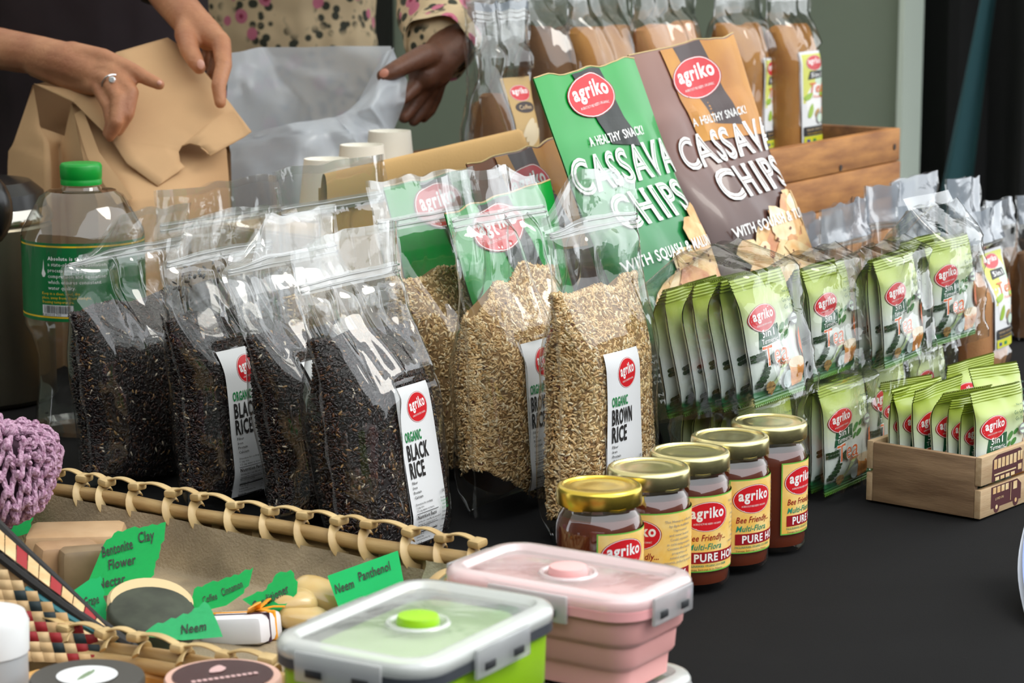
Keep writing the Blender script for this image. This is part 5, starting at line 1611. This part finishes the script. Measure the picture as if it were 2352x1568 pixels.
note('green note reading coffee cinnamon behind the dark round soap', [(436, 1395), (446, 1352), (480, 1338), (530, 1325), (582, 1302), (574, 1335), (560, 1362), (520, 1390), (470, 1402)], 1.862, .3,
     [('Coffee', 468, 1385, 22, .32, 34), ('Cinnamon', 512, 1368, 24, .42, 52)], wavy=(1, 2, 3, 5))
note('green note reading conditioner behind the wrapped soap', [(556, 1376), (582, 1364), (612, 1352), (634, 1318), (668, 1308), (684, 1336), (682, 1362), (660, 1385), (620, 1425), (590, 1400)], 1.850, .3,
     [('Conditioner', 586, 1402, 30, .50, 92)], wavy=(1, 2, 3, 4))
note('pale green note reading neem at the front rim of the basket', [(322, 1460), (352, 1436), (385, 1424), (440, 1404), (470, 1380), (486, 1400), (500, 1430), (512, 1462), (420, 1470)], 1.775, .3,
     [('Neem', 416, 1456, 30, .16, 60)], wavy=(1, 2, 3, 4), m=NOTEL)
note('straight-cut green note reading neem panthenol behind the lime lunch box', [(752, 1322), (914, 1264), (929, 1345), (778, 1396)], 1.852, .4,
     [('Neem', 772, 1363, 30, .33, 46), ('Panthenol', 826, 1335, 30, .36, 80)], m=mat('note_green_flat', srgb(26, 210, 120), .7))

# ================================================================ woven pouch, crochet, round tray and its tubs
wp = thing('woven_pouch', 'checked red, black and straw woven pouch with black cord edges', 'pouch', tuple(WD(120, 1500, 1.735)))
WO = np.array(wp.location)
STRAW = mat('straw', srgb(222, 192, 146), .55, col2=srgb(196, 160, 112), nscale=60); WRED = mat('straw_red', srgb(150, 30, 36), .55); WBLK = mat('straw_black', srgb(30, 46, 50), .55)
PAT = {(0, 1): 'k', (0, 3): 'k', (1, 2): 'k', (1, 4): 'k', (2, 1): 'r', (2, 3): 'k', (3, 0): 'r', (3, 2): 'r', (3, 5): 'r', (3, 7): 'k', (4, 1): 'r', (4, 3): 'r', (4, 5): 'k', (4, 6): 'r', (5, 0): 'r', (5, 3): 'k', (5, 5): 'r', (5, 6): 'k', (5, 7): 'r', (5, 9): 'k', (4, 8): 'r', (6, 4): 'r', (6, 6): 'r', (6, 8): 'k', (2, 5): 'k'}
for j in range(-2, 7):
    for i in range(-2, 11):
        cx, cy = 20 + i * 27.5 + j * 6.5, 1366 + j * 23.5 + i * 1.2
        line = 1290 + (cx + 10) * .80
        if cy < line or cx > 300 or cx < -30: continue
        q = PAT.get((j, i))
        mt = {'r': WRED, 'k': WBLK, None: STRAW}[q]
        t = MB()
        d0 = 1.735 + .00028 * (1500 - cy)
        t.grid(lambda u, v: np.array([WD(cx + (a - .5) * 27.0 + (b_ - .5) * 6.0, cy + (b_ - .5) * 23.0, d0 - .0016 * math.sin(PI * a) * math.sin(PI * b_) - (.0008 if (i + j) % 2 else 0)) - WO for a, b_ in zip(u, v)]), 3, 3)
        t.build('weave_square', mt, wp, angle=0)
def dtube(name, pts, r, m):
    t = MB(); t.tube([WD(*q) - WO for q in pts], r, n=8); t.build(name, m, wp)
CORD = mat('cord_black', (.012, .011, .011), .6)
dtube('edge_cord', [(-20, 1188, 1.83), (60, 1268, 1.81), (150, 1352, 1.79), (230, 1430, 1.765), (312, 1492, 1.745)], .0040, CORD)
dtube('edge_cord', [(-20, 1262, 1.80), (60, 1325, 1.785), (150, 1392, 1.77), (230, 1446, 1.755), (300, 1486, 1.745)], .0040, CORD)
dtube('teal_piping', [(60, 1352, 1.782), (150, 1412, 1.766), (230, 1458, 1.753), (306, 1494, 1.742)], .0026, mat('piping_teal', srgb(60, 122, 130), .5))
for k in range(11):
    f0, f1 = k / 11, (k + .92) / 11
    t = MB()
    def band(u, v):
        f = f0 + (f1 - f0) * u
        a = np.stack([WD(-14 + 290 * q, 1202 + 262 * q, 1.824 - .072 * q) for q in f]); c = np.stack([WD(-14 + 285 * q, 1250 + 218 * q, 1.797 - .048 * q) for q in f])
        p = a * (1 - v)[:, None] + c * v[:, None]
        return p - np.outer(.002 * np.sin(PI * v) * np.sin(PI * u), FW) - WO
    t.grid(band, 3, 3); t.build('edge_band', WRED if k in (2, 5, 8) else STRAW, wp, angle=0)
t = MB(); t.grid(lambda u, v: np.array([WD(-30 + 330 * a, 1260 + 232 * a + (1520 - 1260 - 232 * a) * b_, 1.80 - .03 * b_) - WO for a, b_ in zip(u, v)]), 8, 4); t.build('back_panel', STRAW, wp, angle=0)

YARN = mat('yarn_mauve', srgb(206, 172, 194), .85, col2=srgb(140, 92, 122), nscale=420, bump=.6, bscale=700)
cc = WD(8, 1082, 2.02)
cr_ = thing('crochet_pouch', 'mauve crocheted openwork pouch at the left edge above the basket', 'crochet', tuple(cc))
def blob(th, ph):
    r = np.array([.047, .047, .038])
    d = np.array([math.cos(ph) * math.cos(th), math.cos(ph) * math.sin(th), math.sin(ph)])
    w = 1 + .10 * math.sin(2 * th + 1) + .10 * math.sin(3 * ph + th)
    return d * r * w
for k in range(9):
    ph = -1.28 + 2.56 * k / 8
    nw = max(6, int(15 * math.cos(ph)) + 2)
    for tw in range(2):
        pts = []
        for s in range(nw * 36):
            th = 2 * PI * s / (nw * 36)
            wv = .20 * math.sin(nw * th + 1.2 * math.sin(th * 3 + k)) * (1 if k % 2 else -1)
            ta = 3.5 * nw * th + PI * tw
            pts.append(tuple(blob(th + .25 * k, ph + wv + .045 * math.sin(ta)) * (1 + .05 * math.cos(ta) + .05 * math.sin(2 * nw * th))))
        t = MB(); t.tube(pts, .0021, n=6, closed=True); t.build('yarn_row', YARN, cr_)
t = MB(); t.ball((0, 0, 0), .036, 14, (1, 1, .8)); t.build('inner_shade', mat('yarn_shadow', srgb(70, 46, 62), .95), cr_)  # dark inner ball stands for the shade between the stitches

tr = thing('round_tray', 'round woven tray under the small tubs at the bottom left', 'tray', (1.105, 1.062, .001))
for k in range(9):
    rr = .148 - k * .0155
    t = MB(); pts = [(rr * math.cos(2 * PI * s / 72), rr * math.sin(2 * PI * s / 72), .0075 + (.012 if k == 0 else 0) + .0016 * math.sin(s * 2.1 + k * PI)) for s in range(72)]
    t.tube(pts, .0070 if k == 0 else .0062, n=8, closed=True); t.build('coil', mat('rattan', srgb(212, 164, 92), .45, col2=srgb(168, 116, 54), nscale=30), tr)
t = MB(); t.lathe([(.148, .0), (.148, .004), (.0001, .0045)], 48); t.build('tray_base', mat('rattan', (0, 0, 0)), tr)
def tub(label, px, py, z, r, lidm, labm, bodym, txt=None, txtm=None):
    p = W(px, py, z)
    root = thing('small_tub', label, 'tub', (p[0], p[1], .0165), (0, 0, R(-33)), 'screw-lid tubs on the tray')
    h = z - .0165
    b = MB(); b.lathe([(r * .9, 0), (r * .94, .003), (r * .94, h - .014)], 48); b.build('tub_body', bodym, root, angle=35)
    b = MB(); b.lathe([(r, h - .016), (r, h - .002), (r * .975, h), (.0001, h + .0004)], 64, cap=False); b.build('lid', lidm, root, angle=35)
    P = Print(); P.ellipse(0, 0, r * labm[1], r * labm[1], labm[0], n=40)
    if txt:
        for kind_, x, y, w_, h_ in txt:
            if kind_ == 'leaf': P.ellipse(x, y, w_, h_, txtm, n=14, rings=2, rot=.9, wob=.1)
            else:
                for q in range(kind_): P.rect(x - w_ / 2 + w_ * q / kind_, y, x - w_ / 2 + w_ * (q + .72) / kind_, y + h_, txtm)
    P.build('lid_label', lambda u, v, hh: np.stack([u, v, np.full_like(u, h + .0007) + hh], 1), root, lift=.0001, dl=.00004)
tub('tub with a dark grey lid and a round white label', 200, 1552, .062, .0375, mat('lid_charcoal', srgb(66, 64, 60), .45), (INK['paper'], .53), mat('tub_white', srgb(220, 222, 224), .4), [('leaf', -.002, -.001, .010, .0022), ('leaf', .002, .002, .009, .0018), ('leaf', .004, .004, .004, .0014)], mat('ink_sage', srgb(120, 140, 110), .5))
tub('tub with a glossy maroon lid in a pale pink rim', 512, 1552, .060, .0385, mat('lid_peach', srgb(214, 172, 156), .4), (mat('lid_maroon', srgb(62, 26, 30), .25, coat=.4), .86), mat('tub_peach', srgb(224, 176, 156), .4), [(12, 0, -.008, .046, .0042), ('leaf', 0, .012, .008, .005)], mat('ink_pale_rose', srgb(206, 170, 168), .5))
p = WD(-34, 1500, 1.62)
wj = thing('white_jar', 'white plastic jar cut off by the left picture edge', 'jar', (p[0], p[1], .0235))
b = MB(); b.lathe([(.026, 0), (.028, .003), (.028, .050)], 40); b.build('jar_body', mat('tub_grey', srgb(176, 180, 184), .4), wj, angle=35)
b = MB(); b.lathe([(.0290, .046), (.0295, .066), (.027, .072), (.0001, .073)], 40, cap=False); b.build('lid', mat('tub_white', (0, 0, 0)), wj, angle=35)
# ================================================================ the two sellers
b = MB(); b.box((WT - .012, 4.0, .55), (.02, .80, 2.6)); structure(b.build('door_1', mat('door_dark', srgb(36, 36, 34), .6), smooth=False))
def chain_mesh(name, chains, voxel, smooth, m, parent, org, disp=0.0, dsize=.08):
    """Tapered limbs through (point, radius) joints, merged into one continuous skin."""
    mb = MB()
    for ch in chains:
        P = [np.asarray(q[0], float) - org for q in ch]; r = [q[1] for q in ch]
        pts, rr = [], []
        for k in range(len(P) - 1):
            n = 5
            for s in range(n):
                f = s / n
                pts.append(P[k] * (1 - f) + P[k + 1] * f); rr.append(r[k] * (1 - f) + r[k + 1] * f)
        pts.append(P[-1]); rr.append(r[-1])
        mb.tube([tuple(p) for p in pts], list(rr), n=14)
        for p, q in zip(P, r):
            mb.ball(tuple(p), q, 9)
    o = mb.build(name, m, parent, angle=0)
    md = o.modifiers.new('skin', 'REMESH'); md.mode = 'VOXEL'; md.voxel_size = voxel; md.use_smooth_shade = True
    if smooth:
        ms = o.modifiers.new('soften', 'SMOOTH'); ms.factor = .5; ms.iterations = smooth
    if disp:
        tx = bpy.data.textures.new(name + '_folds', 'CLOUDS'); tx.noise_scale = dsize; tx.noise_depth = 2
        dm = o.modifiers.new('folds', 'DISPLACE'); dm.texture = tx; dm.strength = disp; dm.mid_level = .5; dm.texture_coords = 'LOCAL'
    return o
def J(px, py, d, r): return (WD(px, py, d), r)
SKIN1 = mat('skin_tan', srgb(196, 138, 100), .5, col2=srgb(172, 112, 80), nscale=26, bump=.45, bscale=190, sss=.10)
SKIN2 = mat('skin_deep', srgb(112, 70, 48), .5, col2=srgb(84, 50, 34), nscale=26, bump=.45, bscale=190, sss=.06)
NAIL1 = mat('nail_pink', srgb(224, 168, 148), .3); NAIL2 = mat('nail_rose', srgb(196, 130, 108), .3)
def nail(parent, org, px, py, d, rx, ry, tilt, m):
    n = MB(); n.ball((0, 0, 0), 1.0, 8)
    c = WD(px, py, d) - org
    ca, sa = math.cos(tilt), math.sin(tilt)
    a1 = RT * ca + UP * sa; a2 = -RT * sa + UP * ca
    n.v = [tuple(c + a1 * q[0] * rx + a2 * q[1] * ry - FW * q[2] * .0016) for q in n.v]
    return n.build('fingernail', m, parent)
# ---- seller folding the paper bag
org = WD(185, 0, 3.52) * np.array([1, 1, 0]) + np.array([0, 0, FLOOR_Z + .001])
pa = thing('person', 'person in a dark shirt folding the paper bag, ring on one hand', 'person', tuple(org))
Ax = lambda px, z, d: np.array([*WD(px, 0, d)[:2], z])
torso = [[(Ax(185, .02, 3.54), .135), (Ax(185, .25, 3.53), .125), (Ax(185, .48, 3.54), .135), (Ax(185, .66, 3.56), .10), (Ax(185, .80, 3.56), .05)],
         [(Ax(-70, .62, 3.50), .055), (Ax(185, .66, 3.56), .08), (Ax(440, .62, 3.50), .055)],
         [(Ax(100, .02, 3.54), .09), (Ax(95, -.38, 3.50), .065), (Ax(90, -.70, 3.54), .045)], [(Ax(270, .02, 3.54), .09), (Ax(275, -.38, 3.50), .065), (Ax(280, -.70, 3.54), .045)],
         [(Ax(85, -.725, 3.46), .032), (Ax(90, -.715, 3.56), .040)], [(Ax(275, -.725, 3.46), .032), (Ax(280, -.715, 3.56), .040)]]
armR = [(Ax(-70, .62, 3.50), .050), (WD(-260, 20, 3.42), .040), J(-130, 120, 3.18, .034), J(0, 112, 3.03, .0265), J(92, 128, 2.985, .0245), J(160, 145, 2.955, .0250), J(215, 168, 2.93, .0210)]
armL = [(Ax(440, .62, 3.50), .050), (WD(330, -260, 3.42), .040), (WD(335, -100, 3.24), .034), J(392, -6, 3.09, .0250), J(438, 48, 3.045, .0235), J(480, 82, 3.015, .0190)]
handR = [[J(92, 140, 2.985, .022), J(165, 172, 2.96, .021), J(212, 188, 2.935, .017)],
         [J(165, 130, 2.955, .019), J(236, 134, 2.925, .0125), J(300, 160, 2.90, .0098), J(340, 182, 2.888, .0085), J(366, 194, 2.883, .0070)],
         [J(215, 160, 2.93, .015), J(262, 166, 2.905, .0115), J(300, 212, 2.882, .0102), J(292, 262, 2.876, .0088), J(272, 300, 2.884, .0068)],
         [J(212, 175, 2.93, .015), J(248, 184, 2.900, .0112), J(274, 226, 2.876, .0100), J(268, 280, 2.868, .0086), J(252, 314, 2.876, .0066)],
         [J(200, 188, 2.935, .014), J(228, 200, 2.908, .0100), J(250, 244, 2.885, .0088), J(256, 284, 2.880, .0075), J(246, 306, 2.884, .0060)],
         [J(130, 160, 2.975, .016), J(190, 218, 2.985, .0120), J(225, 258, 2.985, .0105), J(250, 290, 2.975, .0085)]]
handL = [[J(438, 48, 3.045, .020), J(428, 80, 3.015, .0150), J(436, 116, 2.985, .0122), J(450, 142, 2.970, .0104), J(458, 156, 2.966, .0082)],
         [J(480, 80, 3.010, .016), J(508, 98, 2.985, .0125), J(514, 150, 2.958, .0105), J(502, 196, 2.942, .0094), J(506, 236, 2.938, .0074)],
         [J(478, 76, 3.030, .016), J(506, 92, 3.045, .0118), J(512, 140, 3.052, .0104), J(500, 186, 3.045, .0090), J(490, 222, 3.040, .0075)],
         [J(470, 72, 3.045, .015), J(496, 88, 3.075, .0112), J(500, 132, 3.085, .0098), J(488, 172, 3.078, .0085)],
         [J(458, 70, 3.06, .014), J(478, 84, 3.098, .0100), J(480, 120, 3.105, .0088), J(470, 150, 3.100, .0075)]]
body = chain_mesh('body', torso + [armR, armL] + handR + handL, .0026, 5, SKIN1, pa, org)
nail(pa, org, 461, 148, 2.9545, .0048, .0062, R(10), NAIL1)
nail(pa, org, 366, 190, 2.8765, .0030, .0030, R(-30), NAIL1)
fold = mat('shirt_dark_plum', srgb(44, 32, 36), .9, noise=.3, nscale=8)
chain_mesh('shirt', [[(Ax(185, -.04, 3.54), .160), (Ax(185, .25, 3.53), .152), (Ax(185, .48, 3.54), .158), (Ax(185, .66, 3.56), .118)],
                     [(Ax(85, .02, 3.53), .125), (Ax(85, .48, 3.53), .12)], [(Ax(285, .02, 3.53), .125), (Ax(285, .48, 3.53), .12)],
                     [(Ax(-70, .62, 3.50), .075), (Ax(185, .66, 3.56), .10), (Ax(440, .62, 3.50), .075)],
                     [(Ax(-70, .62, 3.50), .072), (WD(-225, -100, 3.44), .066)], [(Ax(440, .62, 3.50), .072), (WD(345, -330, 3.43), .066)]], .007, 4, fold, pa, org, .02, .12)
chain_mesh('trousers', [[(Ax(185, -.06, 3.54), .150), (Ax(185, .0, 3.54), .150)], [(Ax(100, -.02, 3.54), .108), (Ax(95, -.38, 3.50), .082), (Ax(90, -.68, 3.54), .062)], [(Ax(270, -.02, 3.54), .108), (Ax(275, -.38, 3.50), .082), (Ax(280, -.68, 3.54), .062)]], .008, 3, mat('trousers_black', srgb(30, 30, 34), .9), pa, org)
# ring with a stone
rc = WD(256, 190, 2.893) - org
rg = MB()
ax = np.array(WD(274, 226, 2.876) - WD(248, 184, 2.900)); ax /= np.linalg.norm(ax)
e1 = np.cross(ax, FW); e1 /= np.linalg.norm(e1); e2 = np.cross(ax, e1)
rg.tube([tuple(rc + (e1 * math.cos(a) + e2 * math.sin(a)) * .0116) for a in np.linspace(0, 2 * PI, 28, endpoint=False)], .0012, n=6, closed=True)
ring = rg.build('finger_ring', mat('silver', (.8, .8, .8), .15, 1.0), pa)
st = MB(); sc_ = rc - FW * .0135 + RT * .003 + UP * .002
st.lathe([(.0001, -.003), (.0042, .0005), (.0030, .0022), (.0001, .0022)], 10, cap=False); st.v = [tuple(sc_ + RT * q[0] + UP * q[1] - FW * q[2]) for q in st.v]
st.build('stone', mat('clear_stone', (.9, .92, .95), .05, .6), ring, smooth=False)
bz = WD(362, -50, 3.165) - org
br = MB(); d_ = np.array(J(392, -6, 3.09, 0)[0] - WD(335, -100, 3.24)); d_ /= np.linalg.norm(d_); e1 = np.cross(d_, FW); e1 /= np.linalg.norm(e1); e2 = np.cross(d_, e1)
br.tube([tuple(bz + (e1 * math.cos(a) + e2 * math.sin(a)) * .033) for a in np.linspace(0, 2 * PI, 32, endpoint=False)], .0040, n=7, closed=True)
br.build('bracelet', mat('bracelet_black', (.012, .012, .012), .4), pa)

# ---- seller in the floral blouse
FL = bpy.data.materials.new('floral_cotton'); FL.use_nodes = True
N, L = FL.node_tree.nodes, FL.node_tree.links
pb_ = N['Principled BSDF']; pb_.inputs['Roughness'].default_value = .85
tc = N.new('ShaderNodeTexCoord')
def vor(scale, rnd=1.0):
    v = N.new('ShaderNodeTexVoronoi'); v.inputs['Scale'].default_value = scale; v.inputs['Randomness'].default_value = rnd
    L.new(tc.outputs['Object'], v.inputs['Vector']); return v
def step(sock, a, b_):
    r = N.new('ShaderNodeMapRange'); r.inputs['From Min'].default_value = a; r.inputs['From Max'].default_value = b_; r.inputs['To Min'].default_value = 1; r.inputs['To Max'].default_value = 0
    L.new(sock, r.inputs['Value']); return r.outputs[0]
def mixc(fac, a, col):
    m = N.new('ShaderNodeMix'); m.data_type = 'RGBA'
    L.new(fac, m.inputs['Factor'])
    if isinstance(a, tuple): m.inputs[6].default_value = (*a, 1)
    else: L.new(a, m.inputs[6])
    m.inputs[7].default_value = (*col, 1)
    return m.outputs[2]
def mul(a, b_):
    m = N.new('ShaderNodeMath'); m.operation = 'MULTIPLY'; L.new(a, m.inputs[0]); L.new(b_, m.inputs[1]); return m.outputs[0]
v1, v2 = vor(13.0), vor(64.0)
spray = step(v1.outputs['Distance'], .46, .60)
leaf = mul(spray, step(v2.outputs['Distance'], .40, .50))
c = mixc(leaf, srgb(214, 190, 152), srgb(58, 60, 48))
pk = N.new('ShaderNodeMath'); pk.operation = 'GREATER_THAN'; pk.inputs[1].default_value = .52
sr = N.new('ShaderNodeSeparateColor'); v3 = vor(30.0); L.new(v3.outputs['Color'], sr.inputs[0]); L.new(sr.outputs[0], pk.inputs[0])
flower = mul(step(v3.outputs['Distance'], .34, .38), pk.outputs[0])
c = mixc(flower, c, srgb(206, 116, 140))
c = mixc(mul(step(v3.outputs['Distance'], .12, .17), pk.outputs[0]), c, srgb(150, 40, 74))
L.new(c, pb_.inputs['Base Color'])
org2 = WD(650, 0, 4.02) * np.array([1, 1, 0]) + np.array([0, 0, FLOOR_Z + .001])
pbn = thing('person', 'person in a cream floral blouse holding the plastic bag open', 'person', tuple(org2))
B = lambda px, z, d: np.array([*WD(px, 0, d)[:2], z])
torso2 = [[(B(650, .0, 4.04), .115), (B(650, .25, 4.03), .105), (B(650, .48, 4.04), .115), (B(650, .66, 4.06), .085), (B(650, .80, 4.06), .045)],
          [(B(430, .62, 4.02), .045), (B(650, .66, 4.06), .07), (B(900, .62, 4.00), .045)],
          [(B(570, .0, 4.04), .085), (B(565, -.38, 4.00), .062), (B(560, -.70, 4.04), .042)], [(B(730, .0, 4.04), .085), (B(735, -.38, 4.00), .062), (B(740, -.70, 4.04), .042)],
          [(B(555, -.725, 3.96), .030), (B(560, -.715, 4.06), .038)], [(B(735, -.725, 3.96), .030), (B(740, -.715, 4.06), .038)]]
arm2 = [(B(900, .62, 4.00), .045), (WD(1100, -120, 3.50), .040), (WD(1075, 20, 3.36), .034), J(1035, 105, 3.265, .0285), J(1000, 145, 3.235, .0270), J(975, 172, 3.222, .0220)]
arm3 = [(B(430, .62, 4.02), .045), (B(380, .36, 4.08), .038), (B(480, .22, 3.56), .030), (B(560, .20, 3.50), .024)]
hand2 = [[J(1005, 130, 3.235, .020), J(975, 128, 3.20, .0155), J(932, 148, 3.172, .0130), J(900, 165, 3.158, .0115), J(880, 174, 3.152, .0090)],
         [J(985, 175, 3.228, .0165), J(965, 215, 3.232, .0118), J(945, 248, 3.228, .0104), J(928, 270, 3.220, .0082)],
         [J(988, 165, 3.222, .0160), J(955, 196, 3.215, .0114), J(930, 222, 3.200, .0100), J(905, 238, 3.190, .0080)],
         [J(998, 178, 3.240, .0160), J(985, 222, 3.252, .0112), J(968, 256, 3.250, .0098), J(950, 278, 3.245, .0078)],
         [J(1005, 176, 3.25, .0150), J(1000, 222, 3.268, .0098), J(988, 252, 3.268, .0086), J(972, 272, 3.264, .0068)],
         [J(1030, 120, 3.25, .022), J(1000, 168, 3.238, .022)],
         [(B(560, .20, 3.50), .020), (B(600, .19, 3.46), .012), (B(625, .17, 3.43), .008)]]
chain_mesh('body', torso2 + [arm2, arm3] + hand2, .0026, 5, SKIN2, pbn, org2)
nail(pbn, org2, 882, 168, 3.1435, .0066, .0056, R(35), NAIL2)
chain_mesh('blouse', [[(B(650, -.06, 4.04), .135), (B(650, .25, 4.03), .128), (B(650, .48, 4.04), .134), (B(650, .66, 4.06), .100)],
                      [(B(580, -.03, 4.03), .11), (B(575, .48, 4.03), .10)], [(B(722, -.03, 4.03), .11), (B(725, .48, 4.03), .10)],
                      [(B(430, .62, 4.02), .062), (B(650, .66, 4.06), .085), (B(900, .62, 4.00), .062)],
                      [(B(430, .62, 4.02), .060), (B(380, .36, 4.08), .054), (B(450, .25, 3.96), .048)]], .006, 4, FL, pbn, org2, .022, .10)
chain_mesh('sleeve', [[(B(900, .62, 4.00), .064), (WD(1075, -150, 3.50), .070), (WD(1020, -10, 3.40), .064), (WD(1012, 50, 3.34), .058), (WD(1008, 92, 3.30), .050)]], .005, 4, FL, pbn, org2, .018, .07)
cf = MB()
cd = np.array(WD(990, 150, 3.235) - WD(1035, 70, 3.31)); cd /= np.linalg.norm(cd); c1 = np.cross(cd, FW); c1 /= np.linalg.norm(c1); c2 = np.cross(cd, c1)
cc0 = WD(1014, 100, 3.275) - org2
cf.grid(lambda u, v: np.stack([cc0 + cd * (-.028 + .040 * b_) + (c1 * math.cos(2 * PI * a) + c2 * math.sin(2 * PI * a)) * (.046 + .003 * b_ + .003 * math.sin(a * 31)) for a, b_ in zip(u, v)]), 40, 5)
cf.build('cuff', FL, pbn, angle=0)
chain_mesh('skirt', [[(B(650, .0, 4.04), .13), (B(650, -.45, 4.04), .17)]], .01, 4, mat('skirt_dark', srgb(50, 48, 56), .9), pbn, org2, .02, .1)
